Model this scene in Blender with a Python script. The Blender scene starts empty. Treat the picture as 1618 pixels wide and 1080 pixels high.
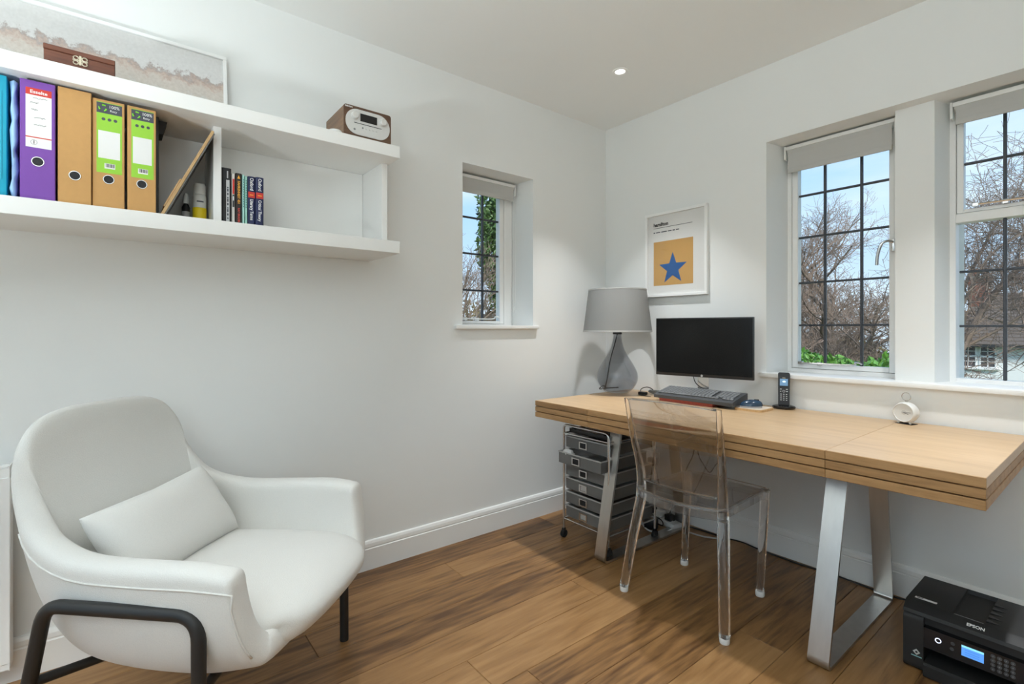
import bpy, bmesh, math, random
from mathutils import Vector, Matrix, Euler
PI = math.pi
scene = bpy.context.scene
COL = scene.collection

# ---------------------------------------------------------------- camera, sky, exposure
cam = bpy.data.objects.new('camera', bpy.data.cameras.new('camera'))
COL.objects.link(cam)
cam.location = (2.284, -2.632, 1.144)
cam.rotation_euler = (PI / 2, 0, math.radians(51.64))
cam.data.sensor_width = 36.0
cam.data.lens = 784.0 / 1618.0 * 36.0
cam.data.shift_y = -21.0 / 1618.0
cam.data.clip_start = 0.02
cam.data.clip_end = 400
scene.camera = cam
scene.view_settings.view_transform = 'Standard'
scene.view_settings.look = 'None'
scene.view_settings.gamma = 1.0
scene.view_settings.exposure = 0.23
scene.view_settings.use_curve_mapping = False
cy = scene.cycles
cy.use_denoising = True
cy.max_bounces = 14
cy.diffuse_bounces = 7
cy.glossy_bounces = 5
cy.transmission_bounces = 14
cy.transparent_max_bounces = 28
cy.sample_clamp_indirect = 6.0
cy.caustics_refractive = False
cy.caustics_reflective = False

world = bpy.data.worlds.new('sky')
scene.world = world
world.use_nodes = True
wn = world.node_tree
for n in list(wn.nodes):
    wn.nodes.remove(n)
w_out = wn.nodes.new('ShaderNodeOutputWorld')
w_bg = wn.nodes.new('ShaderNodeBackground')
w_tc = wn.nodes.new('ShaderNodeTexCoord')
w_sep = wn.nodes.new('ShaderNodeSeparateXYZ')
w_rmp = wn.nodes.new('ShaderNodeValToRGB')
w_noi = wn.nodes.new('ShaderNodeTexNoise')
w_map = wn.nodes.new('ShaderNodeMapping')
w_cr = wn.nodes.new('ShaderNodeValToRGB')
w_mix = wn.nodes.new('ShaderNodeMix')
w_mix.data_type = 'RGBA'
w_rmp.color_ramp.elements[0].position = 0.0
w_rmp.color_ramp.elements[0].color = (0.60, 0.73, 0.86, 1)
w_rmp.color_ramp.elements[1].position = 0.6
w_rmp.color_ramp.elements[1].color = (0.25, 0.50, 0.86, 1)
e = w_rmp.color_ramp.elements.new(0.22)
e.color = (0.40, 0.63, 0.92, 1)
w_map.inputs['Scale'].default_value = (1.5, 1.5, 5.0)
w_noi.inputs['Scale'].default_value = 2.2
w_noi.inputs['Detail'].default_value = 6
w_cr.color_ramp.elements[0].position = 0.45
w_cr.color_ramp.elements[0].color = (0, 0, 0, 1)
w_cr.color_ramp.elements[1].position = 0.8
w_cr.color_ramp.elements[1].color = (0.8, 0.8, 0.8, 1)
w_mix.inputs[7].default_value = (0.80, 0.86, 0.92, 1)
wn.links.new(w_tc.outputs['Generated'], w_sep.inputs[0])
wn.links.new(w_sep.outputs['Z'], w_rmp.inputs[0])
wn.links.new(w_tc.outputs['Generated'], w_map.inputs[0])
wn.links.new(w_map.outputs[0], w_noi.inputs[0])
wn.links.new(w_noi.outputs[0], w_cr.inputs[0])
wn.links.new(w_cr.outputs[0], w_mix.inputs[0])
wn.links.new(w_rmp.outputs[0], w_mix.inputs[6])
wn.links.new(w_mix.outputs[2], w_bg.inputs[0])
w_bg.inputs[1].default_value = 1.14
wn.links.new(w_bg.outputs[0], w_out.inputs[0])

sun = bpy.data.objects.new('sun', bpy.data.lights.new('sun', 'SUN'))
COL.objects.link(sun)
sun.data.energy = 3.6
sun.data.angle = math.radians(12)
sun.data.color = (1.0, 0.95, 0.88)
sun.rotation_euler = Vector((-0.6, 0.45, -0.62)).to_track_quat('-Z', 'Y').to_euler()

DOWNLIGHT_W = 5.4
FILL_LIGHT_W = 41.0
CEIL = 2.508

# ---------------------------------------------------------------- helpers
def lin(c):
    c /= 255.0
    return c / 12.92 if c <= 0.04045 else ((c + 0.055) / 1.055) ** 2.4

def S(r, g, b, k=1.0):
    return (min(lin(r) * k, .95), min(lin(g) * k, .95), min(lin(b) * k, .95))

MATS = {}
def M(name, col, rough=0.5, metal=0.0, bump=0.0, bscale=80.0, var=0.03, spec=0.5, emit=None, estr=1.0, stretch=(1, 1, 1), sheen=0.0, coat=0.0):
    m = bpy.data.materials.new(name)
    m.use_nodes = True
    nt = m.node_tree
    b = nt.nodes['Principled BSDF']
    b.inputs['Roughness'].default_value = rough
    b.inputs['Metallic'].default_value = metal
    b.inputs['Specular IOR Level'].default_value = spec
    b.inputs['Coat Weight'].default_value = coat
    if sheen:
        b.inputs['Sheen Weight'].default_value = sheen
    tc = nt.nodes.new('ShaderNodeTexCoord')
    mp = nt.nodes.new('ShaderNodeMapping')
    mp.inputs['Scale'].default_value = stretch
    nz = nt.nodes.new('ShaderNodeTexNoise')
    nz.inputs['Scale'].default_value = bscale
    nz.inputs['Detail'].default_value = 3
    nt.links.new(tc.outputs['Object'], mp.inputs[0])
    nt.links.new(mp.outputs[0], nz.inputs[0])
    mx = nt.nodes.new('ShaderNodeMix')
    mx.data_type = 'RGBA'
    mx.inputs[6].default_value = tuple(max(0, c * (1 - var)) for c in col) + (1,)
    mx.inputs[7].default_value = tuple(min(1, c * (1 + var)) for c in col) + (1,)
    nt.links.new(nz.outputs[0], mx.inputs[0])
    nt.links.new(mx.outputs[2], b.inputs['Base Color'])
    if bump:
        bp = nt.nodes.new('ShaderNodeBump')
        bp.inputs['Strength'].default_value = bump
        bp.inputs['Distance'].default_value = 0.002
        nt.links.new(nz.outputs[0], bp.inputs['Height'])
        nt.links.new(bp.outputs[0], b.inputs['Normal'])
    if emit:
        b.inputs['Emission Color'].default_value = tuple(emit) + (1,)
        b.inputs['Emission Strength'].default_value = estr
    MATS[name] = m
    return m

def wood(name, dark, mid, light, axis='y', scale=1.0, rough=0.42, rnd=0.25, bump=0.12, knots=False):
    m = bpy.data.materials.new(name)
    m.use_nodes = True
    nt = m.node_tree
    L = nt.links
    b = nt.nodes['Principled BSDF']
    b.inputs['Roughness'].default_value = rough
    tc = nt.nodes.new('ShaderNodeTexCoord')
    oi = nt.nodes.new('ShaderNodeObjectInfo')
    add = nt.nodes.new('ShaderNodeVectorMath')
    add.operation = 'ADD'
    cmb = nt.nodes.new('ShaderNodeVectorMath')
    cmb.operation = 'SCALE'
    cmb.inputs[0].default_value = (13.1, 7.7, 5.3)
    L.new(oi.outputs['Random'], cmb.inputs['Scale'])
    L.new(tc.outputs['Object'], add.inputs[0])
    L.new(cmb.outputs[0], add.inputs[1])
    mp = nt.nodes.new('ShaderNodeMapping')
    s = {'x': (0.09, 1, 1), 'y': (1, 0.09, 1), 'z': (1, 1, 0.09)}[axis]
    mp.inputs['Scale'].default_value = tuple(v * scale for v in s)
    L.new(add.outputs[0], mp.inputs[0])
    n1 = nt.nodes.new('ShaderNodeTexNoise')
    n1.inputs['Scale'].default_value = 13 if knots else 9
    n1.inputs['Detail'].default_value = 5
    n1.inputs['Distortion'].default_value = 2.2 if knots else 0.4
    L.new(mp.outputs[0], n1.inputs[0])
    n2 = nt.nodes.new('ShaderNodeTexNoise')
    n2.inputs['Scale'].default_value = 60
    n2.inputs['Detail'].default_value = 4
    L.new(mp.outputs[0], n2.inputs[0])
    mixf = nt.nodes.new('ShaderNodeMath')
    mixf.operation = 'MULTIPLY_ADD'
    mixf.inputs[1].default_value = 0.45
    L.new(n2.outputs[0], mixf.inputs[0])
    sc = nt.nodes.new('ShaderNodeMath')
    sc.operation = 'MULTIPLY'
    sc.inputs[1].default_value = 0.55
    L.new(n1.outputs[0], sc.inputs[0])
    L.new(sc.outputs[0], mixf.inputs[2])
    rr = nt.nodes.new('ShaderNodeMath')
    rr.operation = 'MULTIPLY_ADD'
    rr.inputs[1].default_value = rnd
    L.new(oi.outputs['Random'], rr.inputs[0])
    sub = nt.nodes.new('ShaderNodeMath')
    sub.operation = 'SUBTRACT'
    sub.inputs[1].default_value = rnd / 2
    L.new(mixf.outputs[0], rr.inputs[2])
    L.new(rr.outputs[0], sub.inputs[0])
    cr = nt.nodes.new('ShaderNodeValToRGB')
    cr.color_ramp.elements[0].position = 0.3
    cr.color_ramp.elements[0].color = tuple(dark) + (1,)
    cr.color_ramp.elements[1].position = 0.7
    cr.color_ramp.elements[1].color = tuple(light) + (1,)
    e = cr.color_ramp.elements.new(0.5)
    e.color = tuple(mid) + (1,)
    L.new(sub.outputs[0], cr.inputs[0])
    L.new(cr.outputs[0], b.inputs['Base Color'])
    bp = nt.nodes.new('ShaderNodeBump')
    bp.inputs['Strength'].default_value = bump
    bp.inputs['Distance'].default_value = 0.001
    L.new(n2.outputs[0], bp.inputs['Height'])
    L.new(bp.outputs[0], b.inputs['Normal'])
    return m

def thin_glass(name, tint=(1, 1, 1), rough=0.0, refr=0.0, ior=1.45, gloss=1.0):
    """Clear sheet: straight-through light plus Fresnel reflection, optionally some refraction."""
    m = bpy.data.materials.new(name)
    m.use_nodes = True
    nt = m.node_tree
    L = nt.links
    for n in list(nt.nodes):
        nt.nodes.remove(n)
    out = nt.nodes.new('ShaderNodeOutputMaterial')
    tr = nt.nodes.new('ShaderNodeBsdfTransparent')
    tr.inputs[0].default_value = tuple(tint) + (1,)
    gl = nt.nodes.new('ShaderNodeBsdfGlossy')
    gl.inputs['Roughness'].default_value = rough
    gl.inputs['Color'].default_value = (gloss, gloss, gloss, 1)
    fr = nt.nodes.new('ShaderNodeFresnel')
    fr.inputs[0].default_value = ior
    mx = nt.nodes.new('ShaderNodeMixShader')
    ge = nt.nodes.new('ShaderNodeNewGeometry')
    inv = nt.nodes.new('ShaderNodeMath')
    inv.operation = 'SUBTRACT'
    inv.inputs[0].default_value = 1.0
    L.new(ge.outputs['Backfacing'], inv.inputs[1])
    mul = nt.nodes.new('ShaderNodeMath')
    mul.operation = 'MULTIPLY'
    L.new(fr.outputs[0], mul.inputs[0])
    L.new(inv.outputs[0], mul.inputs[1])
    L.new(mul.outputs[0], mx.inputs[0])
    if refr > 0:
        gs = nt.nodes.new('ShaderNodeBsdfGlass')
        gs.inputs['Color'].default_value = (1, 1, 1, 1)
        gs.inputs['Roughness'].default_value = 0.0
        gs.inputs['IOR'].default_value = ior
        L.new(fr.outputs[0], mx.inputs[0])
        m2 = nt.nodes.new('ShaderNodeMixShader')
        m2.inputs[0].default_value = refr
        L.new(tr.outputs[0], m2.inputs[1])
        L.new(gs.outputs[0], m2.inputs[2])
        L.new(m2.outputs[0], out.inputs[0])
        MATS[name] = m
        return m
    src = tr
    L.new(src.outputs[0], mx.inputs[1])
    L.new(gl.outputs[0], mx.inputs[2])
    L.new(mx.outputs[0], out.inputs[0])
    MATS[name] = m
    return m

class B:
    """Collects primitives; obj() links them as one mesh object."""
    def __init__(s):
        s.v = []
        s.f = []
    def add(s, vs, fs, mtx=None):
        o = len(s.v)
        for v in vs:
            v = Vector(v)
            s.v.append(mtx @ v if mtx else v)
        s.f += [tuple(i + o for i in f) for f in fs]
        return s
    def bm(s, bm, mtx=None):
        bm.verts.index_update()
        s.add([v.co.copy() for v in bm.verts], [[v.index for v in f.verts] for f in bm.faces], mtx)
        bm.free()
        return s
    def box(s, x0, x1, y0, y1, z0, z1, bev=0.0, seg=2, mtx=None):
        if bev <= 0:
            vs = [(x, y, z) for x in (x0, x1) for y in (y0, y1) for z in (z0, z1)]
            return s.add(vs, [(0, 1, 3, 2), (4, 6, 7, 5), (0, 4, 5, 1), (2, 3, 7, 6), (0, 2, 6, 4), (1, 5, 7, 3)], mtx)
        bm = bmesh.new()
        bmesh.ops.create_cube(bm, size=1)
        for v in bm.verts:
            v.co = Vector(((x0 + x1) / 2 + v.co.x * (x1 - x0), (y0 + y1) / 2 + v.co.y * (y1 - y0), (z0 + z1) / 2 + v.co.z * (z1 - z0)))
        bmesh.ops.bevel(bm, geom=list(bm.edges), offset=bev, segments=seg, profile=0.6, affect='EDGES')
        return s.bm(bm, mtx)
    def lathe(s, prof, n=32, mtx=None, a0=0.0, a1=2 * PI):
        full = abs(a1 - a0 - 2 * PI) < 1e-6
        m = n if full else n + 1
        vs = [(r * math.cos(a0 + (a1 - a0) * i / n), r * math.sin(a0 + (a1 - a0) * i / n), z) for r, z in prof for i in range(m)]
        fs = []
        for j in range(len(prof) - 1):
            for i in range(n):
                a = j * m + i
                b = j * m + (i + 1) % m
                fs.append((a, b, b + m, a + m))
        return s.add(vs, fs, mtx)
    def cyl(s, p0, p1, r, n=16, r1=None):
        return s.tube([p0, p1], [r, r if r1 is None else r1], n)
    def tube(s, pts, r, n=8, closed=False, caps=True):
        pts = [Vector(p) for p in pts]
        k = len(pts)
        rs = r if isinstance(r, (list, tuple)) else [r] * k
        vs = []
        prev = None
        for i, p in enumerate(pts):
            if closed:
                t = (pts[(i + 1) % k] - pts[i - 1])
            else:
                t = pts[min(i + 1, k - 1)] - pts[max(i - 1, 0)]
            t.normalize()
            if prev is None:
                a = Vector((0, 0, 1)) if abs(t.z) < 0.9 else Vector((1, 0, 0))
                prev = a.cross(t).normalized()
            u = (prev - t * prev.dot(t))
            if u.length < 1e-6:
                u = t.orthogonal()
            u.normalize()
            prev = u
            w = t.cross(u)
            for j in range(n):
                an = 2 * PI * j / n
                vs.append(p + (u * math.cos(an) + w * math.sin(an)) * rs[i])
        fs = []
        for i in range(k if closed else k - 1):
            for j in range(n):
                a = i * n + j
                b = i * n + (j + 1) % n
                c = ((i + 1) % k) * n
                fs.append((a, b, c + (j + 1) % n, c + j))
        if caps and not closed:
            fs.append(tuple(range(n - 1, -1, -1)))
            fs.append(tuple((k - 1) * n + j for j in range(n)))
        return s.add(vs, fs)
    def sweep(s, pts, prof, fixed, closed=False):
        """rectangular/polygon profile (a along fixed axis, b along in-plane normal) swept along a planar path"""
        pts = [Vector(p) for p in pts]
        fx = Vector(fixed).normalized()
        k = len(pts)
        m = len(prof)
        vs = []
        for i, p in enumerate(pts):
            if closed:
                t0 = (pts[i] - pts[i - 1]).normalized()
                t1 = (pts[(i + 1) % k] - pts[i]).normalized()
            else:
                t0 = (pts[i] - pts[max(i - 1, 0)]) if i else (pts[1] - pts[0])
                t1 = (pts[min(i + 1, k - 1)] - pts[i]) if i < k - 1 else (pts[-1] - pts[-2])
                t0 = t0.normalized()
                t1 = t1.normalized()
            t = (t0 + t1).normalized()
            nr = fx.cross(t).normalized()
            sc = 1.0 / max(0.3, t.dot(t1))
            for a, b in prof:
                vs.append(p + fx * a + nr * b * sc)
        fs = []
        for i in range(k if closed else k - 1):
            for j in range(m):
                a = i * m + j
                b = i * m + (j + 1) % m
                c = ((i + 1) % k) * m
                fs.append((a, b, c + (j + 1) % m, c + j))
        if not closed:
            fs.append(tuple(range(m - 1, -1, -1)))
            fs.append(tuple((k - 1) * m + j for j in range(m)))
        return s.add(vs, fs)
    def prism(s, poly, d0, d1, mtx=None):
        """polygon in xy extruded from z=d0 to d1"""
        n = len(poly)
        vs = [(x, y, d0) for x, y in poly] + [(x, y, d1) for x, y in poly]
        fs = [tuple(range(n - 1, -1, -1)), tuple(range(n, 2 * n))] + [(i, (i + 1) % n, n + (i + 1) % n, n + i) for i in range(n)]
        return s.add(vs, fs, mtx)
    def ball(s, c, r, n=12, m=8, sc=(1, 1, 1), mtx=None):
        vs, fs = [], []
        for j in range(m + 1):
            ph = PI * j / m
            for i in range(n):
                th = 2 * PI * i / n
                vs.append((c[0] + r * sc[0] * math.sin(ph) * math.cos(th), c[1] + r * sc[1] * math.sin(ph) * math.sin(th), c[2] + r * sc[2] * math.cos(ph)))
        for j in range(m):
            for i in range(n):
                a = j * n + i
                b = j * n + (i + 1) % n
                fs.append((a, a + n, b + n, b))
        return s.add(vs, fs, mtx)
    def obj(s, name, mat, parent=None, smooth=False, angle=35, merge=0.0, fixn=True):
        me = bpy.data.meshes.new(name)
        me.from_pydata([tuple(v) for v in s.v], [], s.f)
        if merge or fixn:
            bm = bmesh.new()
            bm.from_mesh(me)
            if merge:
                bmesh.ops.remove_doubles(bm, verts=bm.verts, dist=merge)
            if fixn:
                bmesh.ops.recalc_face_normals(bm, faces=bm.faces)
            bm.to_mesh(me)
            bm.free()
        if smooth:
            me.shade_smooth()
            if angle:
                me.set_sharp_from_angle(angle=math.radians(angle))
        me.materials.append(mat)
        o = bpy.data.objects.new(name, me)
        COL.objects.link(o)
        if parent:
            o.parent = parent
        return o

def tag(o, label, cat=None, group=None):
    o['label'] = label
    if cat:
        o['category'] = cat
    if group:
        o['group'] = group
    return o

def thing(name, label, cat, loc=(0, 0, 0), rz=0.0, group=None):
    o = bpy.data.objects.new(name, None)
    o.empty_display_size = 0.05
    COL.objects.link(o)
    o.location = loc
    o.rotation_euler = (0, 0, rz)
    return tag(o, label, cat, group)

def structure(o, label=None):
    o['kind'] = 'structure'
    if label:
        o['label'] = label
    return o

def box(name, mat, parent, x0, x1, y0, y1, z0, z1, bev=0.0, seg=2, mtx=None):
    return B().box(x0, x1, y0, y1, z0, z1, bev, seg, mtx).obj(name, mat, parent, smooth=bev > 0)

def fillet(pts, r, n=6, closed=False):
    pts = [Vector(p) for p in pts]
    out = []
    k = len(pts)
    for i, p in enumerate(pts):
        if not closed and i in (0, k - 1):
            out.append(p)
            continue
        a = (pts[i - 1] - p)
        b = (pts[(i + 1) % k] - p)
        la, lb = a.length, b.length
        a.normalize()
        b.normalize()
        ang = a.angle(b)
        d = min(r / math.tan(ang / 2), la * 0.49, lb * 0.49)
        p0 = p + a * d
        p1 = p + b * d
        for j in range(n + 1):
            t = j / n
            out.append(p0 * (1 - t) ** 2 + p * 2 * t * (1 - t) + p1 * t * t)
    return out

def catmull(P, n=8):
    P = [Vector(p) for p in P]
    out = []
    for i in range(len(P) - 1):
        p0 = P[max(i - 1, 0)]
        p1, p2 = P[i], P[i + 1]
        p3 = P[min(i + 2, len(P) - 1)]
        for j in range(n):
            t = j / n
            out.append(0.5 * ((2 * p1) + (-p0 + p2) * t + (2 * p0 - 5 * p1 + 4 * p2 - p3) * t * t + (-p0 + 3 * p1 - 3 * p2 + p3) * t ** 3))
    out.append(P[-1])
    return out

def rrect(w, h, r, n=5):
    pts = []
    for cx, cz, a in ((w / 2 - r, h / 2 - r, 0), (-w / 2 + r, h / 2 - r, PI / 2), (-w / 2 + r, -h / 2 + r, PI), (w / 2 - r, -h / 2 + r, 1.5 * PI)):
        for j in range(n + 1):
            an = a + PI / 2 * j / n
            pts.append((cx + r * math.cos(an), cz + r * math.sin(an)))
    return pts

def basis(o, ex, ey):
    ex = Vector(ex).normalized()
    ey = Vector(ey)
    ez = ex.cross(ey).normalized()
    ey = ez.cross(ex)
    m = Matrix((ex, ey, ez)).transposed().to_4x4()
    m.translation = Vector(o)
    return m

def text(name, mat, parent, body, size, mtx, align='LEFT', depth=0.0003, sx=1.0, bold=0.0):
    cu = bpy.data.curves.new('text', 'FONT')
    cu.body = body
    cu.size = size
    cu.align_x = align
    cu.align_y = 'CENTER'
    cu.extrude = depth
    cu.offset = bold
    cu.resolution_u = 3
    to = bpy.data.objects.new('text', cu)
    COL.objects.link(to)
    bpy.context.view_layer.update()
    me = bpy.data.meshes.new_from_object(to.evaluated_get(bpy.context.evaluated_depsgraph_get()))
    bpy.data.objects.remove(to)
    me.transform(mtx @ Matrix.Diagonal((sx, 1, 1, 1)))
    me.materials.clear()
    me.materials.append(mat)
    me.name = name
    o = bpy.data.objects.new(name, me)
    COL.objects.link(o)
    if parent:
        o.parent = parent
    return o

def pillow(name, mat, parent, w, h, t, mtx, n=22, p=2.6, pinch=0.05):
    b = B()
    for sgn in (1, -1):
        vs, fs = [], []
        for j in range(n + 1):
            for i in range(n + 1):
                u = math.sin((2 * i / n - 1) * PI / 2)
                v = math.sin((2 * j / n - 1) * PI / 2)
                th = ((1 - abs(u) ** p) * (1 - abs(v) ** p)) ** 0.5
                x = w / 2 * u * (1 - pinch * (1 - v * v) * 0 - pinch * (1 - abs(v)) * abs(u) ** 3)
                y = h / 2 * v * (1 - pinch * (1 - abs(u)) * abs(v) ** 3)
                vs.append((x, y, sgn * t / 2 * th))
        for j in range(n):
            for i in range(n):
                a = j * (n + 1) + i
                fs.append((a, a + 1, a + n + 2, a + n + 1))
        b.add(vs, fs, mtx)
    return b.obj(name, mat, parent, smooth=True, angle=0, merge=0.0004)

# ---------------------------------------------------------------- materials
wall_m = M('wall_paint', (0.80, 0.81, 0.80), 0.75, bump=0.05, bscale=350, var=0.01, spec=0.25)
ceil_m = M('ceiling_paint', (0.84, 0.85, 0.84), 0.85, bump=0.03, bscale=300, var=0.008, spec=0.2)
trim_m = M('trim_gloss_paint', (0.84, 0.84, 0.825), 0.35, var=0.008, bscale=20)
shelf_m = M('shelf_white_paint', (0.84, 0.835, 0.815), 0.45, var=0.01, bscale=15)
frame_m = M('window_frame_paint', (0.85, 0.85, 0.84), 0.35, var=0.01, bscale=25)
lead_m = M('lead_came', (0.06, 0.065, 0.075), 0.45, 0.4, var=0.15, bscale=90)
pane_m = thin_glass('window_glass', (0.97, 0.985, 0.98), ior=1.3)
blind_m = M('blind_fabric', (0.50, 0.495, 0.475), 0.85, bump=0.15, bscale=500, var=0.04)
white_plastic = M('white_plastic', (0.8, 0.8, 0.78), 0.4, var=0.01)
chrome_m = M('brushed_chrome', (0.62, 0.61, 0.60), 0.22, 1.0, var=0.05, bscale=60)
steel_m = M('brushed_steel', (0.55, 0.535, 0.51), 0.30, 1.0, var=0.10, bscale=40, stretch=(1, 1, 0.05))
floor_m = wood('oak_floor', (0.105, 0.048, 0.017), (0.285, 0.146, 0.053), (0.385, 0.212, 0.086), 'y', 1.0, 0.40, 0.22, 0.15, True)
gap_m = M('floor_underlay', (0.06, 0.03, 0.015), 0.8)
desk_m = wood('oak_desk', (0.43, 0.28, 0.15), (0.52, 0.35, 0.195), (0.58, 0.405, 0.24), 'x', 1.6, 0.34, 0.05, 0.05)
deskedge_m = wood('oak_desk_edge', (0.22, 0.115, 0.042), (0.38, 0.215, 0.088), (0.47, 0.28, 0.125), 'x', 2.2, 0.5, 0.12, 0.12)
deskdark_m = M('desk_groove_shadow_gap', (0.16, 0.085, 0.035), 0.7, var=0.1)
fabric_m = M('cream_fabric', (0.69, 0.68, 0.65), 0.95, bump=0.45, bscale=420, var=0.07, spec=0.1, sheen=0.25)
fabric2_m = M('cream_pillow_fabric', (0.69, 0.68, 0.65), 0.95, bump=0.45, bscale=480, var=0.06, spec=0.1, sheen=0.25)
piping_m = M('cream_piping', (0.70, 0.685, 0.65), 0.95, bump=0.3, bscale=600, spec=0.1)
blackmetal_m = M('black_powder_coat', (0.012, 0.012, 0.012), 0.5, 0.0, bump=0.1, bscale=600, var=0.1)
black_m = M('black_plastic', (0.010, 0.010, 0.011), 0.38, var=0.1)
blackmatt_m = M('black_matt_plastic', (0.014, 0.014, 0.014), 0.6, var=0.1, bump=0.1, bscale=700)
blackgloss_m = M('black_gloss_plastic', (0.006, 0.006, 0.007), 0.12, var=0.05)
screen_m = M('monitor_screen', (0.005, 0.005, 0.005), 0.14, var=0.02, spec=0.22)
darkgrey_m = M('dark_grey_plastic', (0.055, 0.058, 0.062), 0.45, var=0.08)
grey_m = M('grey_plastic', (0.22, 0.225, 0.23), 0.5, var=0.05)
rubber_m = M('black_rubber', (0.012, 0.012, 0.012), 0.75)
paper_m = M('white_paper', (0.80, 0.795, 0.775), 0.8, var=0.01)
ink_m = M('black_ink', (0.015, 0.015, 0.017), 0.7)
white_ink = M('white_print', (0.85, 0.85, 0.83), 0.6)
acrylic_m = thin_glass('clear_acrylic', (0.99, 0.99, 0.99), 0.02, refr=0.92, ior=1.49)
acrylic_sheet_m = thin_glass('clear_acrylic_sheet', (0.99, 0.99, 0.99), 0.02, refr=0.45, ior=1.47)
foot_m = M('clear_foot_cap', (0.72, 0.72, 0.71), 0.2, var=0.03)
smoke_m = thin_glass('smoked_glass', (0.81, 0.815, 0.83), 0.02, ior=1.5)
# ---------------------------------------------------------------- room shell
RX, RY = 3.55, -4.30           # far limits of the room (behind the camera)

# floor with individual planks
fl = box('floor', gap_m, None, 0, RX, RY, 0, -0.25, -0.014)
structure(fl, 'brown oak plank floor')
rng = random.Random(4)
PW = 0.165
k0 = int(math.floor((0 - 1.34) / PW))
xk = 1.34 + k0 * PW
row = 0
while xk < RX:
    xa, xb = max(xk, 0.001), min(xk + PW, RX - 0.001)
    y = RY + 0.001 - rng.random() * 1.3
    if abs(xk - (1.34 - 2 * PW)) < 0.01:
        y = -1.56 - 1.9 * 2
    if abs(xk - (1.34 - 7 * PW)) < 0.02 or abs(xk - (1.34 - 6 * PW)) < 0.02:
        y = -2.087 - 1.9 * 2 + (0.0 if abs(xk - (1.34 - 6 * PW)) < 0.02 else 0.7)
    while y < 0:
        ln = 1.9
        ya, yb = max(y, RY + 0.001), min(y + ln, -0.001)
        if yb - ya > 0.02 and xb - xa > 0.005:
            g = 0.0007
            cx, cyy = (xa + xb) / 2, (ya + yb) / 2
            p = B().box(-(xb - xa) / 2 + g, (xb - xa) / 2 - g, -(yb - ya) / 2 + g, (yb - ya) / 2 - g, -0.014, 0, 0.0014, 1).obj('plank', floor_m, fl)
            p.location = (cx, cyy, 0)
        y += ln
    xk += PW
    row += 1

structure(box('ceiling', ceil_m, None, -0.3, RX + 0.2, RY - 0.2, 0.3, CEIL, CEIL + 0.2), 'white painted ceiling')

def hole_wall(name, origin, ex, en, u0, u1, z0, z1, front, back, depth, label):
    """wall face in plane (ex, z); en points outwards (away from the room). front/back = hole rects (u0,u1,z0,z1)"""
    ex, en, o = Vector(ex), Vector(en), Vector(origin)
    def P(u, z, d):
        return o + ex * u + en * d + Vector((0, 0, z))
    b = B()
    def ring(outer, inner, d):
        a = [(outer[0], outer[2]), (outer[1], outer[2]), (outer[1], outer[3]), (outer[0], outer[3])]
        c = [(inner[0], inner[2]), (inner[1], inner[2]), (inner[1], inner[3]), (inner[0], inner[3])]
        vs = [P(u, z, d) for u, z in a + c]
        b.add(vs, [(i, (i + 1) % 4, 4 + (i + 1) % 4, 4 + i) for i in range(4)])
        return [P(u, z, d) for u, z in a], [P(u, z, d) for u, z in c]
    out = (u0, u1, z0, z1)
    a0, c0 = ring(out, front, 0)
    a1, c1 = ring(out, back, depth)
    for A, C in ((a0, a1), (c0, c1)):
        b.add(A + C, [(i, (i + 1) % 4, 4 + (i + 1) % 4, 4 + i) for i in range(4)])
    ob = b.obj(name, wall_m, None, merge=0.0001)
    return structure(ob, label)

wl = hole_wall('wall_left', (0, 0, 0), (0, 1, 0), (-1, 0, 0), RY - 0.2, 0, -0.25, CEIL + 0.1, (-1.167, -0.662, 1.155, 2.05), (-1.125, -0.690, 1.155, 2.05), 0.30, 'pale grey painted wall with the shelf and a small window')
wr = hole_wall('wall_right', (0, 0, 0), (1, 0, 0), (0, 1, 0), -0.3, RX + 0.2, -0.25, CEIL + 0.1, (1.084, 2.288, 0.905, 2.11), (1.135, 2.235, 0.905, 2.11), 0.30, 'pale grey painted wall with the double window above the desk')
pier = B().prism([(1.612, 0.07), (1.748, 0.07), (1.806, 0.29), (1.612, 0.29)], 0.9, 2.115).obj('window_pier', wall_m, wr)
hole_wall('wall_near', (0, RY, 0), (1, 0, 0), (0, -1, 0), -0.3, RX + 0.2, -0.25, CEIL + 0.1, (0.5, 3.1, 0.06, 2.2), (0.5, 3.1, 0.06, 2.2), 0.2, 'painted wall behind the camera with added glazed doors for fill light')
dr = bpy.data.objects.new('added_door_1', None)  # glazed doors added to let soft sky light in from behind
COL.objects.link(dr)
dr.location = (1.8, RY - 0.1, 0.06)
structure(dr, 'added white glazed double doors, unseen behind the camera, for fill light')
for a, c in ((-1.3, 0.0), (0.0, 1.3)):
    fb = B()
    fb.box(a + 0.002, a + 0.07, -0.03, 0.03, 0.002, 2.138, 0.003, 1)
    fb.box(c - 0.07, c - 0.002, -0.03, 0.03, 0.002, 2.138, 0.003, 1)
    fb.box(a + 0.07, c - 0.07, -0.03, 0.03, 0.002, 0.10, 0.003, 1)
    fb.box(a + 0.07, c - 0.07, -0.03, 0.03, 2.06, 2.138, 0.003, 1)
    fb.obj('added_door_leaf', frame_m, dr, smooth=True)
    B().box(a + 0.07, c - 0.07, -0.004, 0.004, 0.10, 2.06).obj('pane', pane_m, dr)
structure(box('wall_opposite', wall_m, None, RX, RX + 0.2, RY, 0, -0.25, CEIL + 0.1), 'plain painted wall facing the shelf')

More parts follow.
